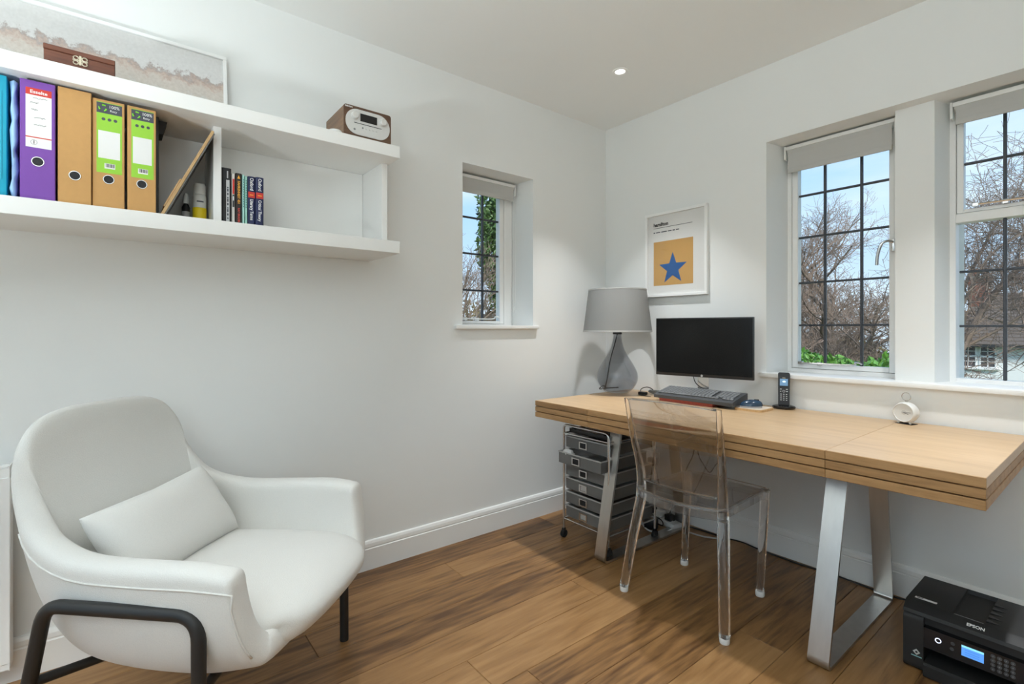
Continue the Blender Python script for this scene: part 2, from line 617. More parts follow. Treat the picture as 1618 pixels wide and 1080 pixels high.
# baseboards: plinth, groove, chamfered top
BP = [(0.0, 0.0), (0.018, 0.0), (0.018, 0.098), (0.0145, 0.101), (0.0145, 0.104), (0.0165, 0.107), (0.015, 0.122), (0.010, 0.132), (0.006, 0.135), (0.0, 0.135)]
def baseboard(name, p0, p1, nrm, label):
    p0, p1, nrm = Vector(p0), Vector(p1), Vector(nrm)
    vs = [p + nrm * a + Vector((0, 0, z)) for p in (p0, p1) for a, z in BP]
    n = len(BP)
    fs = [(i, (i + 1) % n, n + (i + 1) % n, n + i) for i in range(n)] + [tuple(range(n)), tuple(range(2 * n - 1, n - 1, -1))]
    return structure(B().add(vs, fs).obj(name, trim_m), label)
baseboard('baseboard_left', (0, RY, 0), (0, 0, 0), (1, 0, 0), 'white moulded baseboard under the shelf wall')
baseboard('baseboard_right', (0.018, 0, 0), (RX, 0, 0), (0, -1, 0), 'white moulded baseboard behind the desk')

# window sills
s1 = B().box(-0.19, 0.026, -1.222, -0.632, 1.143, 1.163, 0.004).obj('trim_1', trim_m, None, smooth=True)
structure(s1, 'white painted sill board of the small window')
s2 = B().box(1.052, 2.325, -0.032, 0.19, 0.896, 0.917, 0.004).obj('trim_2', trim_m, None, smooth=True)
structure(s2, 'long white painted sill board above the desk')

# ---------------------------------------------------------------- windows
def window(name, label, origin, ex, en, u0, u1, z0, z1, lights, mirror=1):
    """lights: list of (outer rect of sash or None, glass rect, vertical bars, horizontal bars). en = outward"""
    root = bpy.data.objects.new(name, None)
    COL.objects.link(root)
    root.location = origin
    structure(root, label)
    ex, en = Vector(ex), Vector(en)
    m = Matrix((ex, en, Vector((0, 0, 1)))).transposed().to_4x4()
    def bar(b, ua, ub, d0, d1, za, zb, bev=0.002):
        b.box(ua, ub, d0, d1, za, zb, bev, 1, m)
    # fixed frame with rebates
    fr = B()
    gl = [l[0] or l[1] for l in lights]
    gu0, gu1 = min(g[0] for g in gl), max(g[1] for g in gl)
    gz0, gz1 = min(g[2] for g in gl), max(g[3] for g in gl)
    bar(fr, u0, gu0, 0.0, 0.06, z0, z1)
    bar(fr, gu1, u1, 0.0, 0.06, z0, z1)
    bar(fr, gu0, gu1, 0.0, 0.06, z0, gz0)
    bar(fr, gu0, gu1, 0.0, 0.06, gz1, z1)
    zs = sorted(gl, key=lambda g: g[2])
    for a, c in zip(zs, zs[1:]):
        bar(fr, gu0, gu1, 0.0, 0.06, a[3], c[2])
    fr.obj('window_frame', frame_m, root, smooth=True)
    for sash, g, vb, hb in lights:
        if sash:
            sb = B()
            e = 0.0015
            bar(sb, sash[0] + e, g[0], 0.006, 0.048, sash[2] + e, sash[3] - e)
            bar(sb, g[1], sash[1] - e, 0.006, 0.048, sash[2] + e, sash[3] - e)
            bar(sb, g[0], g[1], 0.006, 0.048, sash[2] + e, g[2])
            bar(sb, g[0], g[1], 0.006, 0.048, g[3], sash[3] - e)
            sb.obj('sash', frame_m, root, smooth=True)
        us = [g[0]] + vb + [g[1]]
        zz = [g[2]] + hb + [g[3]]
        for i in range(len(us) - 1):
            for j in range(len(zz) - 1):
                B().box(us[i], us[i + 1], 0.024, 0.028, zz[j], zz[j + 1], 0, 2, m).obj('pane', pane_m, root)
        for u in vb:
            B().box(u - 0.0055, u + 0.0055, 0.018, 0.034, g[2], g[3], 0.002, 1, m).obj('glazing_bar', lead_m, root)
        for z in hb:
            B().box(g[0], g[1], 0.0185, 0.0335, z - 0.005, z + 0.005, 0.002, 1, m).obj('glazing_bar', lead_m, root)
    return root, m

w1, m1 = window('window_1', 'small leaded casement window with a lowered grey blind', (-0.18, 0, 0), (0, 1, 0), (-1, 0, 0), -1.135, -0.682, 1.158, 2.05,
                [((-1.085, -0.743, 1.172, 2.03), (-1.055, -0.774, 1.191, 2.005), [-0.893], [1.375, 1.594, 1.81])])
w2, m2 = window('window_2', 'leaded casement window of three panes across, left of the pier', (0, 0.18, 0), (1, 0, 0), (0, 1, 0), 1.105, 1.612, 0.912, 2.11,
                [((1.133, 1.588, 0.936, 2.085), (1.163, 1.560, 0.961, 2.06), [1.286, 1.446], [1.162, 1.385, 1.624, 1.845])])
w3, m3 = window('window_3', 'leaded window with a separate top light, right of the pier', (0, 0.18, 0), (1, 0, 0), (0, 1, 0), 1.77, 2.262, 0.912, 2.11,
                [(None, (1.805, 2.245, 0.932, 1.596), [1.945, 2.10], [1.155, 1.387]),
                 ((1.797, 2.250, 1.634, 2.085), (1.821, 2.226, 1.651, 2.065), [1.945, 2.10], [1.846])])
def stay(root, m, u0, u1, z):
    b = B()
    dn = 1
    pts = [m @ Vector(p) for p in ((u0, -0.012, z), (u1 - 0.05, -0.012, z), (u1 - 0.03, -0.02, z + 0.012), (u1 - 0.012, -0.025, z + 0.014), (u1, -0.02, z + 0.006))]
    b.tube(catmull(pts, 5), 0.0042, 6)
    b.box(u0 + 0.08, u0 + 0.10, -0.012, 0.008, z - 0.012, z + 0.006, 0.002, 1, m)
    b.box(u0 - 0.01, u0 + 0.012, -0.016, 0.008, z - 0.008, z + 0.008, 0.002, 1, m)
    return tag(b.obj('window_stay', white_plastic if root is w1 else chrome_m, root, smooth=True), 'metal casement stay')
stay(w1, m1, -0.88, -0.995, 1.203) if False else stay(w1, m1, -1.04, -0.80, 1.203)
stay(w2, m2, 1.18, 1.46, 0.966)
stay(w3, m3, 2.12, 1.87, 1.662) if False else stay(w3, m3, 1.86, 2.14, 1.662)
hb = B()
hb.box(1.572, 1.586, -0.012, 0.008, 1.50, 1.56, 0.003, 2, m2)
hb.tube(catmull([m2 @ Vector(p) for p in ((1.578, -0.012, 1.545), (1.565, -0.04, 1.548), (1.545, -0.048, 1.535), (1.53, -0.045, 1.49), (1.525, -0.04, 1.44))], 5), [0.006] * 11 + [0.007] * 10, 8)
tag(hb.obj('window_handle', chrome_m, w2, smooth=True), 'cast metal casement handle')

def roller_blind(label, origin, ex, en, u0, u1, ztop, zhem, chain_side, chain):
    t = thing('roller_blind', label, 'blind', origin, 0, 'roller blinds')
    ex, en = Vector(ex), Vector(en)
    m = Matrix((ex, en, Vector((0, 0, 1)))).transposed().to_4x4()
    zr = ztop - 0.02
    b = B()
    b.tube([m @ Vector((u0 + 0.008, 0, zr)), m @ Vector((u1 - 0.008, 0, zr))], 0.018, 16)
    b.obj('roller', blind_m, t, smooth=True)
    B().box(u0 + 0.004, u1 - 0.004, -0.022, -0.014, zr + 0.004, zr + 0.022, 0.003, 2, m).obj('head_rail', white_plastic, t, smooth=True)
    # fabric hanging from the front of the roller
    prof = [(-0.0175, zr + 0.006), (-0.0185, zr - 0.02), (-0.017, zr - 0.05), (-0.0165, zhem + 0.012), (-0.0165, zhem)]
    vs, fs = [], []
    for u in (u0 + 0.014, u1 - 0.014):
        for d, z in prof + [(d + 0.0012, z) for d, z in reversed(prof)]:
            vs.append(m @ Vector((u, d, z)))
    n = 2 * len(prof)
    fs = [(i, (i + 1) % n, n + (i + 1) % n, n + i) for i in range(n)] + [tuple(range(n)), tuple(range(2 * n - 1, n - 1, -1))]
    B().add(vs, fs).obj('blind_fabric', blind_m, t)
    B().box(u0 + 0.013, u1 - 0.013, -0.021, -0.012, zhem - 0.002, zhem + 0.022, 0.003, 2, m).obj('hem_bar', blind_m, t, smooth=True)
    for u in (u0, u1):
        B().box(u - 0.004, u + 0.004, -0.024, 0.016, zr - 0.045, ztop + 0.004, 0.003, 2, m).obj('bracket', white_plastic, t, smooth=True)
    if chain:
        u = u1 - 0.004 if chain_side > 0 else u0 + 0.004
        pts = [m @ Vector(p) for p in ((u, -0.024, zr), (u, -0.026, chain + 0.02), (u, -0.016, chain), (u, -0.004, chain + 0.02), (u, -0.006, zr))]
        B().tube(catmull(pts, 4), 0.0013, 5).obj('pull_chain', white_plastic, t, smooth=True)
    return t
roller_blind('short grey roller blind in the small window', (-0.145, 0, 0), (0, 1, 0), (-1, 0, 0), -1.118, -0.70, 2.035, 1.934, 1, 1.28)
roller_blind('grey roller blind in the window left of the pier, pulled lowest', (0, 0.145, 0), (1, 0, 0), (0, 1, 0), 1.124, 1.60, 2.098, 1.962, 1, 1.55)
roller_blind('grey roller blind in the window cut off by the right edge', (0, 0.145, 0), (1, 0, 0), (0, 1, 0), 1.792, 2.258, 2.094, 2.002, 1, None)

# ---------------------------------------------------------------- downlights
def downlight(x, y, label, power=1.0, spread=74):
    t = thing('downlight', label, 'downlight', (x, y, CEIL), 0, 'recessed ceiling downlights')
    B().lathe([(0.026, -0.001), (0.030, -0.004), (0.040, -0.004), (0.0425, -0.0015), (0.0425, 0.0)], 32).obj('bezel', trim_m, t, smooth=True)
    B().lathe([(0.0001, -0.0005), (0.026, -0.0005)], 24).obj('lamp_lens', lens_m, t)
    ld = bpy.data.lights.new('downlight_lamp', 'AREA')
    ld.shape = 'DISK'
    ld.size = 0.07
    ld.energy = DOWNLIGHT_W * power
    ld.spread = math.radians(spread)
    ld.color = (0.95, 0.98, 1.0)
    lo = bpy.data.objects.new('downlight_lamp', ld)
    COL.objects.link(lo)
    lo.parent = t
    lo.location = (0, 0, -0.008)
    return t
lens_m = M('downlight_lens', (0.9, 0.9, 0.88), 0.4, emit=(1, 0.97, 0.92), estr=2.5)
downlight(0.575, -0.547, 'recessed white ceiling downlight above the table lamp')
downlight(2.02, -0.547, 'recessed white ceiling downlight above the desk clock')
downlight(1.02, -2.10, 'added unseen ceiling downlight above the armchair', 0.22, 58)  # extra downlight, added to lift the armchair and nearby floor
downlight(2.1, -2.75, 'added unseen ceiling downlight above the camera', 0.5, 62)  # extra out-of-view downlight, added for more light in the room

def fill_uplighter(x, y, label):  # unseen lamps added to bounce soft fill light off the ceiling
    t = thing('added_fill_light', label, 'added fill light', (x, y, 0), 0, 'added fill lights behind the camera')
    B().lathe([(0.0001, 0), (0.14, 0), (0.14, 0.012), (0.02, 0.03), (0.0001, 0.03)], 32).obj('base', steel_m, t, smooth=True)
    B().cyl((0, 0, 0.03), (0, 0, 0.97), 0.012, 14).obj('pole', steel_m, t, smooth=True)
    B().lathe([(0.012, 0.97), (0.06, 0.98), (0.13, 1.03), (0.17, 1.10), (0.165, 1.10), (0.125, 1.035), (0.012, 0.99)], 36).obj('bowl', white_plastic, t, smooth=True)
    ld = bpy.data.lights.new('fill_lamp', 'AREA')
    ld.shape = 'DISK'
    ld.size = 0.22
    ld.energy = FILL_LIGHT_W
    ld.color = (0.86, 0.955, 1.0)
    lo = bpy.data.objects.new('fill_lamp', ld)
    COL.objects.link(lo)
    lo.parent = t
    lo.location = (0, 0, 1.06)
    lo.rotation_euler = (PI, 0, 0)
    return t
fill_uplighter(2.9, -3.6, 'added fill light with a white bowl, unseen right of the camera')
fill_uplighter(1.25, -3.95, 'added fill light with a white bowl, unseen behind the camera')

# ---------------------------------------------------------------- desk
desk = thing('desk', 'long oak desk with grooved front edge on two steel trapezoid legs', 'desk', (1.128, -0.425, 0))
DZ0, DZ1 = 0.662, 0.750
def local(o, x, y, z=0):
    return (x - o.location.x, y - o.location.y, z - o.location.z)
def desk_part(name, x0, x1, mat):
    ox, oy = desk.location.x, desk.location.y
    y0, y1 = -0.838, -0.012
    sec = B().box(x0 - ox, x1 - ox, y0 + 0.004 - oy, y1 - oy, DZ1 - 0.030, DZ1, 0.0012, 1).obj(name, mat, desk, smooth=True)
    B().box(x0 + 0.004 - ox, x1 - 0.004 - ox, y0 + 0.014 - oy, y1 - 0.004 - oy, DZ0 + 0.002, DZ1 - 0.0305).obj('core', deskdark_m, sec)
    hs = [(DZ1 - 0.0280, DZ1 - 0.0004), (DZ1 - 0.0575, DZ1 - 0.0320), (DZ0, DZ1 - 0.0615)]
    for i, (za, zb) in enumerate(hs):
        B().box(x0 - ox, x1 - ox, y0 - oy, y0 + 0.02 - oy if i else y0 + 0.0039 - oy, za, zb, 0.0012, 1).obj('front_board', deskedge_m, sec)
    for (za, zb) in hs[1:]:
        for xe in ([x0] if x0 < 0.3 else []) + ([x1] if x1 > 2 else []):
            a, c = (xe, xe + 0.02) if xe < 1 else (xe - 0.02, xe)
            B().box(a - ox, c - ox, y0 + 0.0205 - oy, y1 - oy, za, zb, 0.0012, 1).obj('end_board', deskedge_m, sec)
    return sec
desk_part('extension_leaf', 0.222, 0.6095, desk_m)
desk_part('table_top', 0.6107, 1.6515, desk_m)
desk_part('extension_leaf', 1.6527, 2.034, desk_m)
for xc in (0.645, 1.612):
    ox, oy = desk.location.x, desk.location.y
    T = 0.0055
    path = fillet([(xc - ox, -0.787 - oy, T), (xc - ox, (-0.655 if xc < 1 else -0.595) - oy, DZ0 - T - 0.001), (xc - ox, -0.185 - oy, DZ0 - T - 0.001), (xc - ox, -0.088 - oy, T)], 0.022, 5, True)
    B().sweep(path, [(-0.033, -T), (0.033, -T), (0.033, T), (-0.033, T)], (1, 0, 0), True).obj('leg_frame', steel_m, desk, smooth=True, angle=40)

# ---------------------------------------------------------------- clear chair
chair = thing('clear_chair', 'clear transparent plastic chair pushed up to the desk', 'chair', (1.11, -0.69, 0))
def cl(x, y, z):
    return Vector((x - 1.11, y + 0.69, z))
def leg_sweep(pts, ws, name):
    """square-section leg with rounded corners along pts"""
    b = B()
    prof = rrect(1, 1, 0.28, 3)
    vs, fs = [], []
    k = len(pts)
    for i, p in enumerate(pts):
        for a, c in prof:
            vs.append(Vector(p) + Vector((a * ws[i], c * ws[i], 0)))
    m = len(prof)
    for i in range(k - 1):
        for j in range(m):
            fs.append((i * m + j, i * m + (j + 1) % m, (i + 1) * m + (j + 1) % m, (i + 1) * m + j))
    fs.append(tuple(range(m - 1, -1, -1)))
    fs.append(tuple((k - 1) * m + j for j in range(m)))
    return b.add(vs, fs).obj(name, acrylic_m, chair, smooth=True, angle=50)
RLt, RRt = cl(0.941, -0.952, 0.852), cl(1.346, -0.942, 0.852)
RLk, RRk = cl(0.938, -0.848, 0.45), cl(1.305, -0.835, 0.45)
for foot, knee, top in ((cl(0.886, -0.900, 0.022), RLk, RLt), (cl(1.347, -0.903, 0.022), RRk, RRt)):
    leg_sweep([foot, foot.lerp(knee, 0.5), knee - Vector((0, 0, 0.035))], [0.034, 0.037, 0.040], 'rear_leg')
    up = catmull([knee - Vector((0, 0, 0.034)), knee + Vector((0, -0.006, 0.09)), knee.lerp(top, 0.6) + Vector((0, 0.004, 0)), top], 5)
    leg_sweep(up, [0.038 - 0.021 * i / (len(up) - 1) for i in range(len(up))], 'back_upright')
FLs, FRs = cl(0.930, -0.472, 0.452), cl(1.286, -0.455, 0.452)
for foot, s in ((cl(0.913, -0.480, 0.022), FLs), (cl(1.275, -0.477, 0.022), FRs)):
    leg_sweep([foot, foot.lerp(s, 0.5), s - Vector((0, 0, 0.03)), s], [0.028, 0.031, 0.034, 0.036], 'front_leg')
for f in (cl(0.886, -0.900, 0), cl(1.347, -0.903, 0), cl(0.913, -0.480, 0), cl(1.275, -0.477, 0)):
    B().lathe([(0.0001, 0), (0.017, 0), (0.0185, 0.003), (0.0185, 0.018), (0.016, 0.0215), (0.0001, 0.0215)], 14, Matrix.Translation(f)).obj('foot_cap', foot_m, chair, smooth=True)
# back panel: thin curved sheet between the uprights
def sheet(name, rows, th, parent, mat):
    """rows: list of rows of points; thickness along local normal approx y"""
    nr, nc = len(rows), len(rows[0])
    vs, fs = [], []
    for off in (-th / 2, th / 2):
        for r in rows:
            for p in r:
                vs.append(Vector(p) + Vector((0, off, 0)))
    def idx(s, i, j):
        return s * nr * nc + i * nc + j
    for s in (0, 1):
        for i in range(nr - 1):
            for j in range(nc - 1):
                fs.append((idx(s, i, j), idx(s, i, j + 1), idx(s, i + 1, j + 1), idx(s, i + 1, j)))
    edge = [(0, j) for j in range(nc)] + [(i, nc - 1) for i in range(1, nr)] + [(nr - 1, j) for j in range(nc - 2, -1, -1)] + [(i, 0) for i in range(nr - 2, 0, -1)]
    for a in range(len(edge)):
        p, q = edge[a], edge[(a + 1) % len(edge)]
        fs.append((idx(0, *p), idx(0, *q), idx(1, *q), idx(1, *p)))
    return B().add(vs, fs).obj(name, mat, parent, smooth=True, angle=40)
rows = []
for i in range(9):
    t = i / 8
    a = (RLk + Vector((0.016, -0.004, 0.045))).lerp(RLt + Vector((0.008, 0, -0.002)), t)
    c = (RRk + Vector((-0.016, -0.004, 0.045))).lerp(RRt + Vector((-0.008, 0, -0.002)), t)
    r = []
    for j in range(13):
        u = j / 12
        p = a.lerp(c, u)
        bow = 4 * u * (1 - u)
        p.y -= 0.035 * bow * (0.4 + 0.6 * t)
        p.z += (0.010 * bow * t) - 0.004 * bow * (1 - t)
        r.append(p)
    rows.append(r)
sheet('backrest', rows, 0.006, chair, acrylic_sheet_m)
# rounded beads that stiffen the top and bottom edge of the back panel
for r, rad in ((rows[-1], 0.0048), (rows[0], 0.0058)):
    B().tube(r, rad, 10).obj('back_bead', acrylic_m, chair, smooth=True, angle=0)
# seat: dished slab with a rounded rear edge
N, K = 17, 15
top, bot = [], []
for i in range(N):
    v = i / (N - 1)
    a = RLk.lerp(FLs, v) + Vector((-0.004, 0, 0))
    c = RRk.lerp(FRs, v) + Vector((0.004, 0, 0))
    for j in range(K):
        u = j / (K - 1)
        p = a.lerp(c, u)
        bow = 4 * u * (1 - u)
        p.y += -0.055 * bow * (1 - v) ** 2 + 0.012 * bow * v ** 2 - 0.016 + 0.032 * v
        p.z = 0.462 - 0.016 * bow * 4 * v * (1 - v) - 0.006 * (v > 0.9)
        top.append(p)
        bot.append(p - Vector((0, 0, 0.012)))
fs = []
for s in (0, 1):
    for i in range(N - 1):
        for j in range(K - 1):
            o = s * N * K
            fs.append((o + i * K + j, o + i * K + j + 1, o + (i + 1) * K + j + 1, o + (i + 1) * K + j))
edge = [j for j in range(K)] + [i * K + K - 1 for i in range(1, N)] + [(N - 1) * K + j for j in range(K - 2, -1, -1)] + [i * K for i in range(N - 2, 0, -1)]
for a in range(len(edge)):
    p, q = edge[a], edge[(a + 1) % len(edge)]
    fs.append((p, q, N * K + q, N * K + p))
B().add(top + bot, fs).obj('seat', acrylic_sheet_m, chair, smooth=True, angle=50)
B().tube([top[i] - Vector((0, 0, 0.006)) for i in edge], 0.0072, 8, True).obj('seat_bead', acrylic_m, chair, smooth=True, angle=0)
# apron under the seat rim
ap = [bot[i] for i in edge]
ctr = sum(ap, Vector()) / len(ap)
vs = []
for p in ap:
    q = p.lerp(ctr, 0.02)
    q2 = p.lerp(ctr, 0.05)
    vs += [Vector((q.x, q.y, p.z)), Vector((q.x, q.y, p.z - 0.034)), Vector((q2.x, q2.y, p.z - 0.034)), Vector((q2.x, q2.y, p.z))]
n = len(ap)
fs = [(i * 4 + j, i * 4 + (j + 1) % 4, ((i + 1) % n) * 4 + (j + 1) % 4, ((i + 1) % n) * 4 + j) for i in range(n) for j in range(4)]
B().add(vs, fs).obj('apron', acrylic_sheet_m, chair, smooth=True, angle=50)

# ---------------------------------------------------------------- armchair
TH = math.radians(-44.7)
AO = (0.467 - (math.cos(TH) * -0.362 - math.sin(TH) * 0.300), -1.984 - (math.sin(TH) * -0.362 + math.cos(TH) * 0.300))
arm = thing('armchair', 'cream upholstered armchair on a black tubular frame, in the corner below the shelf', 'armchair', (AO[0], AO[1], 0), TH)
rim_h = [(0.0, -0.325, 0.925), (0.13, -0.325, 0.921), (0.215, -0.318, 0.890), (0.268, -0.300, 0.815), (0.292, -0.262, 0.725), (0.318, -0.195, 0.640), (0.346, -0.06, 0.600), (0.362, 0.12, 0.600), (0.368, 0.27, 0.604), (0.362, 0.375, 0.590)]
bot_h = [(0.0, -0.185, 0.298), (0.075, -0.185, 0.298), (0.14, -0.178, 0.297), (0.20, -0.155, 0.295), (0.245, -0.11, 0.292), (0.270, -0.03, 0.288), (0.282, 0.06, 0.286), (0.288, 0.17, 0.286), (0.288, 0.29, 0.292), (0.280, 0.425, 0.318)]
def half_to_full(h, n):
    c = catmull(h, n)
    return [Vector((-p.x, p.y, p.z)) for p in reversed(c[1:])] + c
rim = half_to_full(rim_h, 3)
bt = half_to_full([(x, y, z + 0.03) for x, y, z in bot_h], 3)
NU = len(rim)
rows = []
for s in (0.0, 0.5):
    rows.append([Vector((p.x * s, p.y + (0.0 if s else 0.0), p.z - 0.008)) for p in bt])
NV = 10
for k in range(NV + 1):
    t = k / NV
    r = []
    for i in range(NU):
        b0, r0 = bt[i], rim[i]
        side = min(1.0, abs(r0.x) / 0.30)
        ctrl = Vector((b0.x + (r0.x - b0.x) * (0.85 + 0.2 * side), b0.y + (r0.y - b0.y) * 0.55, b0.z + (r0.z - b0.z) * (0.16 + 0.03 * side)))
        r.append(b0 * (1 - t) ** 2 + ctrl * 2 * t * (1 - t) + r0 * t * t)
    rows.append(r)
vs = [p for r in rows for p in r]
fs = [(i * NU + j, i * NU + j + 1, (i + 1) * NU + j + 1, (i + 1) * NU + j) for i in range(len(rows) - 1) for j in range(NU - 1)]
shell = B().add(vs, fs).obj('shell', fabric_m, arm, smooth=True, angle=0, merge=0.001, fixn=True)
# make sure normals point outwards/down so that thickness grows inwards
me = shell.data
if sum(1 for p in me.polygons if p.normal.z * 1 < 0) < len(me.polygons) / 2:
    me.flip_normals()
sol = shell.modifiers.new('thickness', 'SOLIDIFY')
vg = shell.vertex_groups.new(name='padding')
for v in me.vertices:
    vg.add([v.index], min(1.0, max(0.5, 1.0 - (v.co.z - 0.60) * 2.4)), 'REPLACE')
sol.vertex_group = 'padding'
sol.thickness = 0.074
sol.offset = -1
sol.use_even_offset = False
ss = shell.modifiers.new('smooth', 'SUBSURF')
ss.levels = ss.render_levels = 2
# piping along the outer rim and down the arm fronts
pp = [rim[i] + Vector((0.0, 0.0, -0.012)) for i in range(NU)]
cols = lambda i: [rows[k][i] for k in range(len(rows) - 1, 2, -1)]
for sd in (0, 1):
    idx = [i for i in range(NU) if rim[i].z < 0.70 and (rim[i].x > 0) == bool(sd)]
    if sd:
        seam = [rows[-2][i] for i in idx] + [p + Vector((-0.002, -0.010, 0)) for p in cols(NU - 1)[2:-2]]
    else:
        seam = [rows[-2][i] for i in idx][2:]
    B().tube(seam, 0.0026, 6).obj('piping', piping_m, arm, smooth=True, angle=0)
# seat cushion: pad with a thinner front edge
b = B()
nx, ny = 24, 24
for sg in (1, -1):
    vv, ff = [], []
    for j in range(ny + 1):
        for i in range(nx + 1):
            u = math.sin((2 * i / nx - 1) * PI / 2)
            v = math.sin((2 * j / ny - 1) * PI / 2)
            hw = 0.262 + 0.028 * (v + 1) / 2
            e = ((1 - abs(u) ** 5) * (1 - abs(v) ** 5)) ** 0.5
            th = 0.075 - 0.016 * max(0, v)
            x = hw * u * (1 - 0.22 * v ** 6 * abs(u)) * (1 - 0.015 * (1 - abs(v)) * abs(u))
            y = 0.125 + 0.330 * v * (1 - 0.14 * abs(u) ** 6 * (v > 0)) + 0.022 * (1 - u * u) * max(0, v) ** 2
            z = 0.392 + 0.010 * v + sg * th * e + 0.010 * (1 - u * u) * (1 - v * v) * (sg > 0) - 0.02 * (sg < 0) * e
            vv.append((x, y, z))
    for j in range(ny):
        for i in range(nx):
            a = j * (nx + 1) + i
            ff.append((a, a + 1, a + nx + 2, a + nx + 1))
    b.add(vv, ff)
b.obj('seat_cushion', fabric2_m, arm, smooth=True, angle=0, merge=0.0005)
# frame: two side loops, two cross struts
for sx in (1, -1):
    fo = 0.362 * sx
    side = fillet([(fo, 0.302, 0.0), (fo, 0.300, 0.503), (fo, -0.085, 0.503), (fo * 0.985, -0.205, 0.0)], 0.055, 8)
    B().tube(side, 0.0155, 14).obj('side_frame', blackmetal_m, arm, smooth=True, angle=60)
for ya, yb, za, zm in ((-0.130, 0.0, 0.315, 0.270), (0.300, 0.20, 0.325, 0.272)):
    pts = [(-0.355, ya, za), (-0.05, yb, zm), (0.05, yb, zm), (0.355, ya, za)]
    B().tube(fillet(pts, 0.06, 6), 0.0115, 10).obj('cross_strut', blackmetal_m, arm, smooth=True, angle=60)

cush = thing('lumbar_pillow', 'small rectangular cream pillow lying in the armchair', 'cushion', (AO[0], AO[1], 0.44), TH)
ex = Vector((1, 0.0, -0.05))
ey = Vector((0.0, -0.50, 0.80))
pillow('pillow_cover', fabric2_m, cush, 0.43, 0.25, 0.14, basis((0.01, -0.075, 0.115), ex, ey), 26, 3.2, 0.07)

# ---------------------------------------------------------------- wall shelf unit
SX = 0.325
shelf = thing('wall_shelf', 'long white floating shelf unit with two boards and dividers', 'shelf', (0, -2.55, 1.465))
def sh(name, x0, x1, y0, y1, z0, z1):
    return B().box(x0, x1, y0 + 2.55, y1 + 2.55, z0 - 1.465, z1 - 1.465, 0.0012, 1).obj(name, shelf_m, shelf)
sh('lower_board', 0.001, SX, -3.45, -1.692, 1.465, 1.516)
sh('upper_board', 0.001, SX, -3.45, -1.692, 1.871, 1.921)
sh('divider', 0.001, 0.225, -2.368, -2.342, 1.5162, 1.8708)
sh('end_panel', 0.001, 0.222, -1.729, -1.703, 1.5162, 1.8708)
sh('divider', 0.001, 0.225, -3.20, -3.174, 1.5162, 1.8708)
sh('back_panel', 0.0008, 0.006, -3.45, -1.73, 1.5163, 1.8707)
ZL, ZU = 1.5165, 1.9215

def frontm(x, y, z):
    """local x -> +y world (towards the window), local y -> up; faces +x (into the room)"""
    return basis((x, y, z), (0, 1, 0), (0, 0, 1))

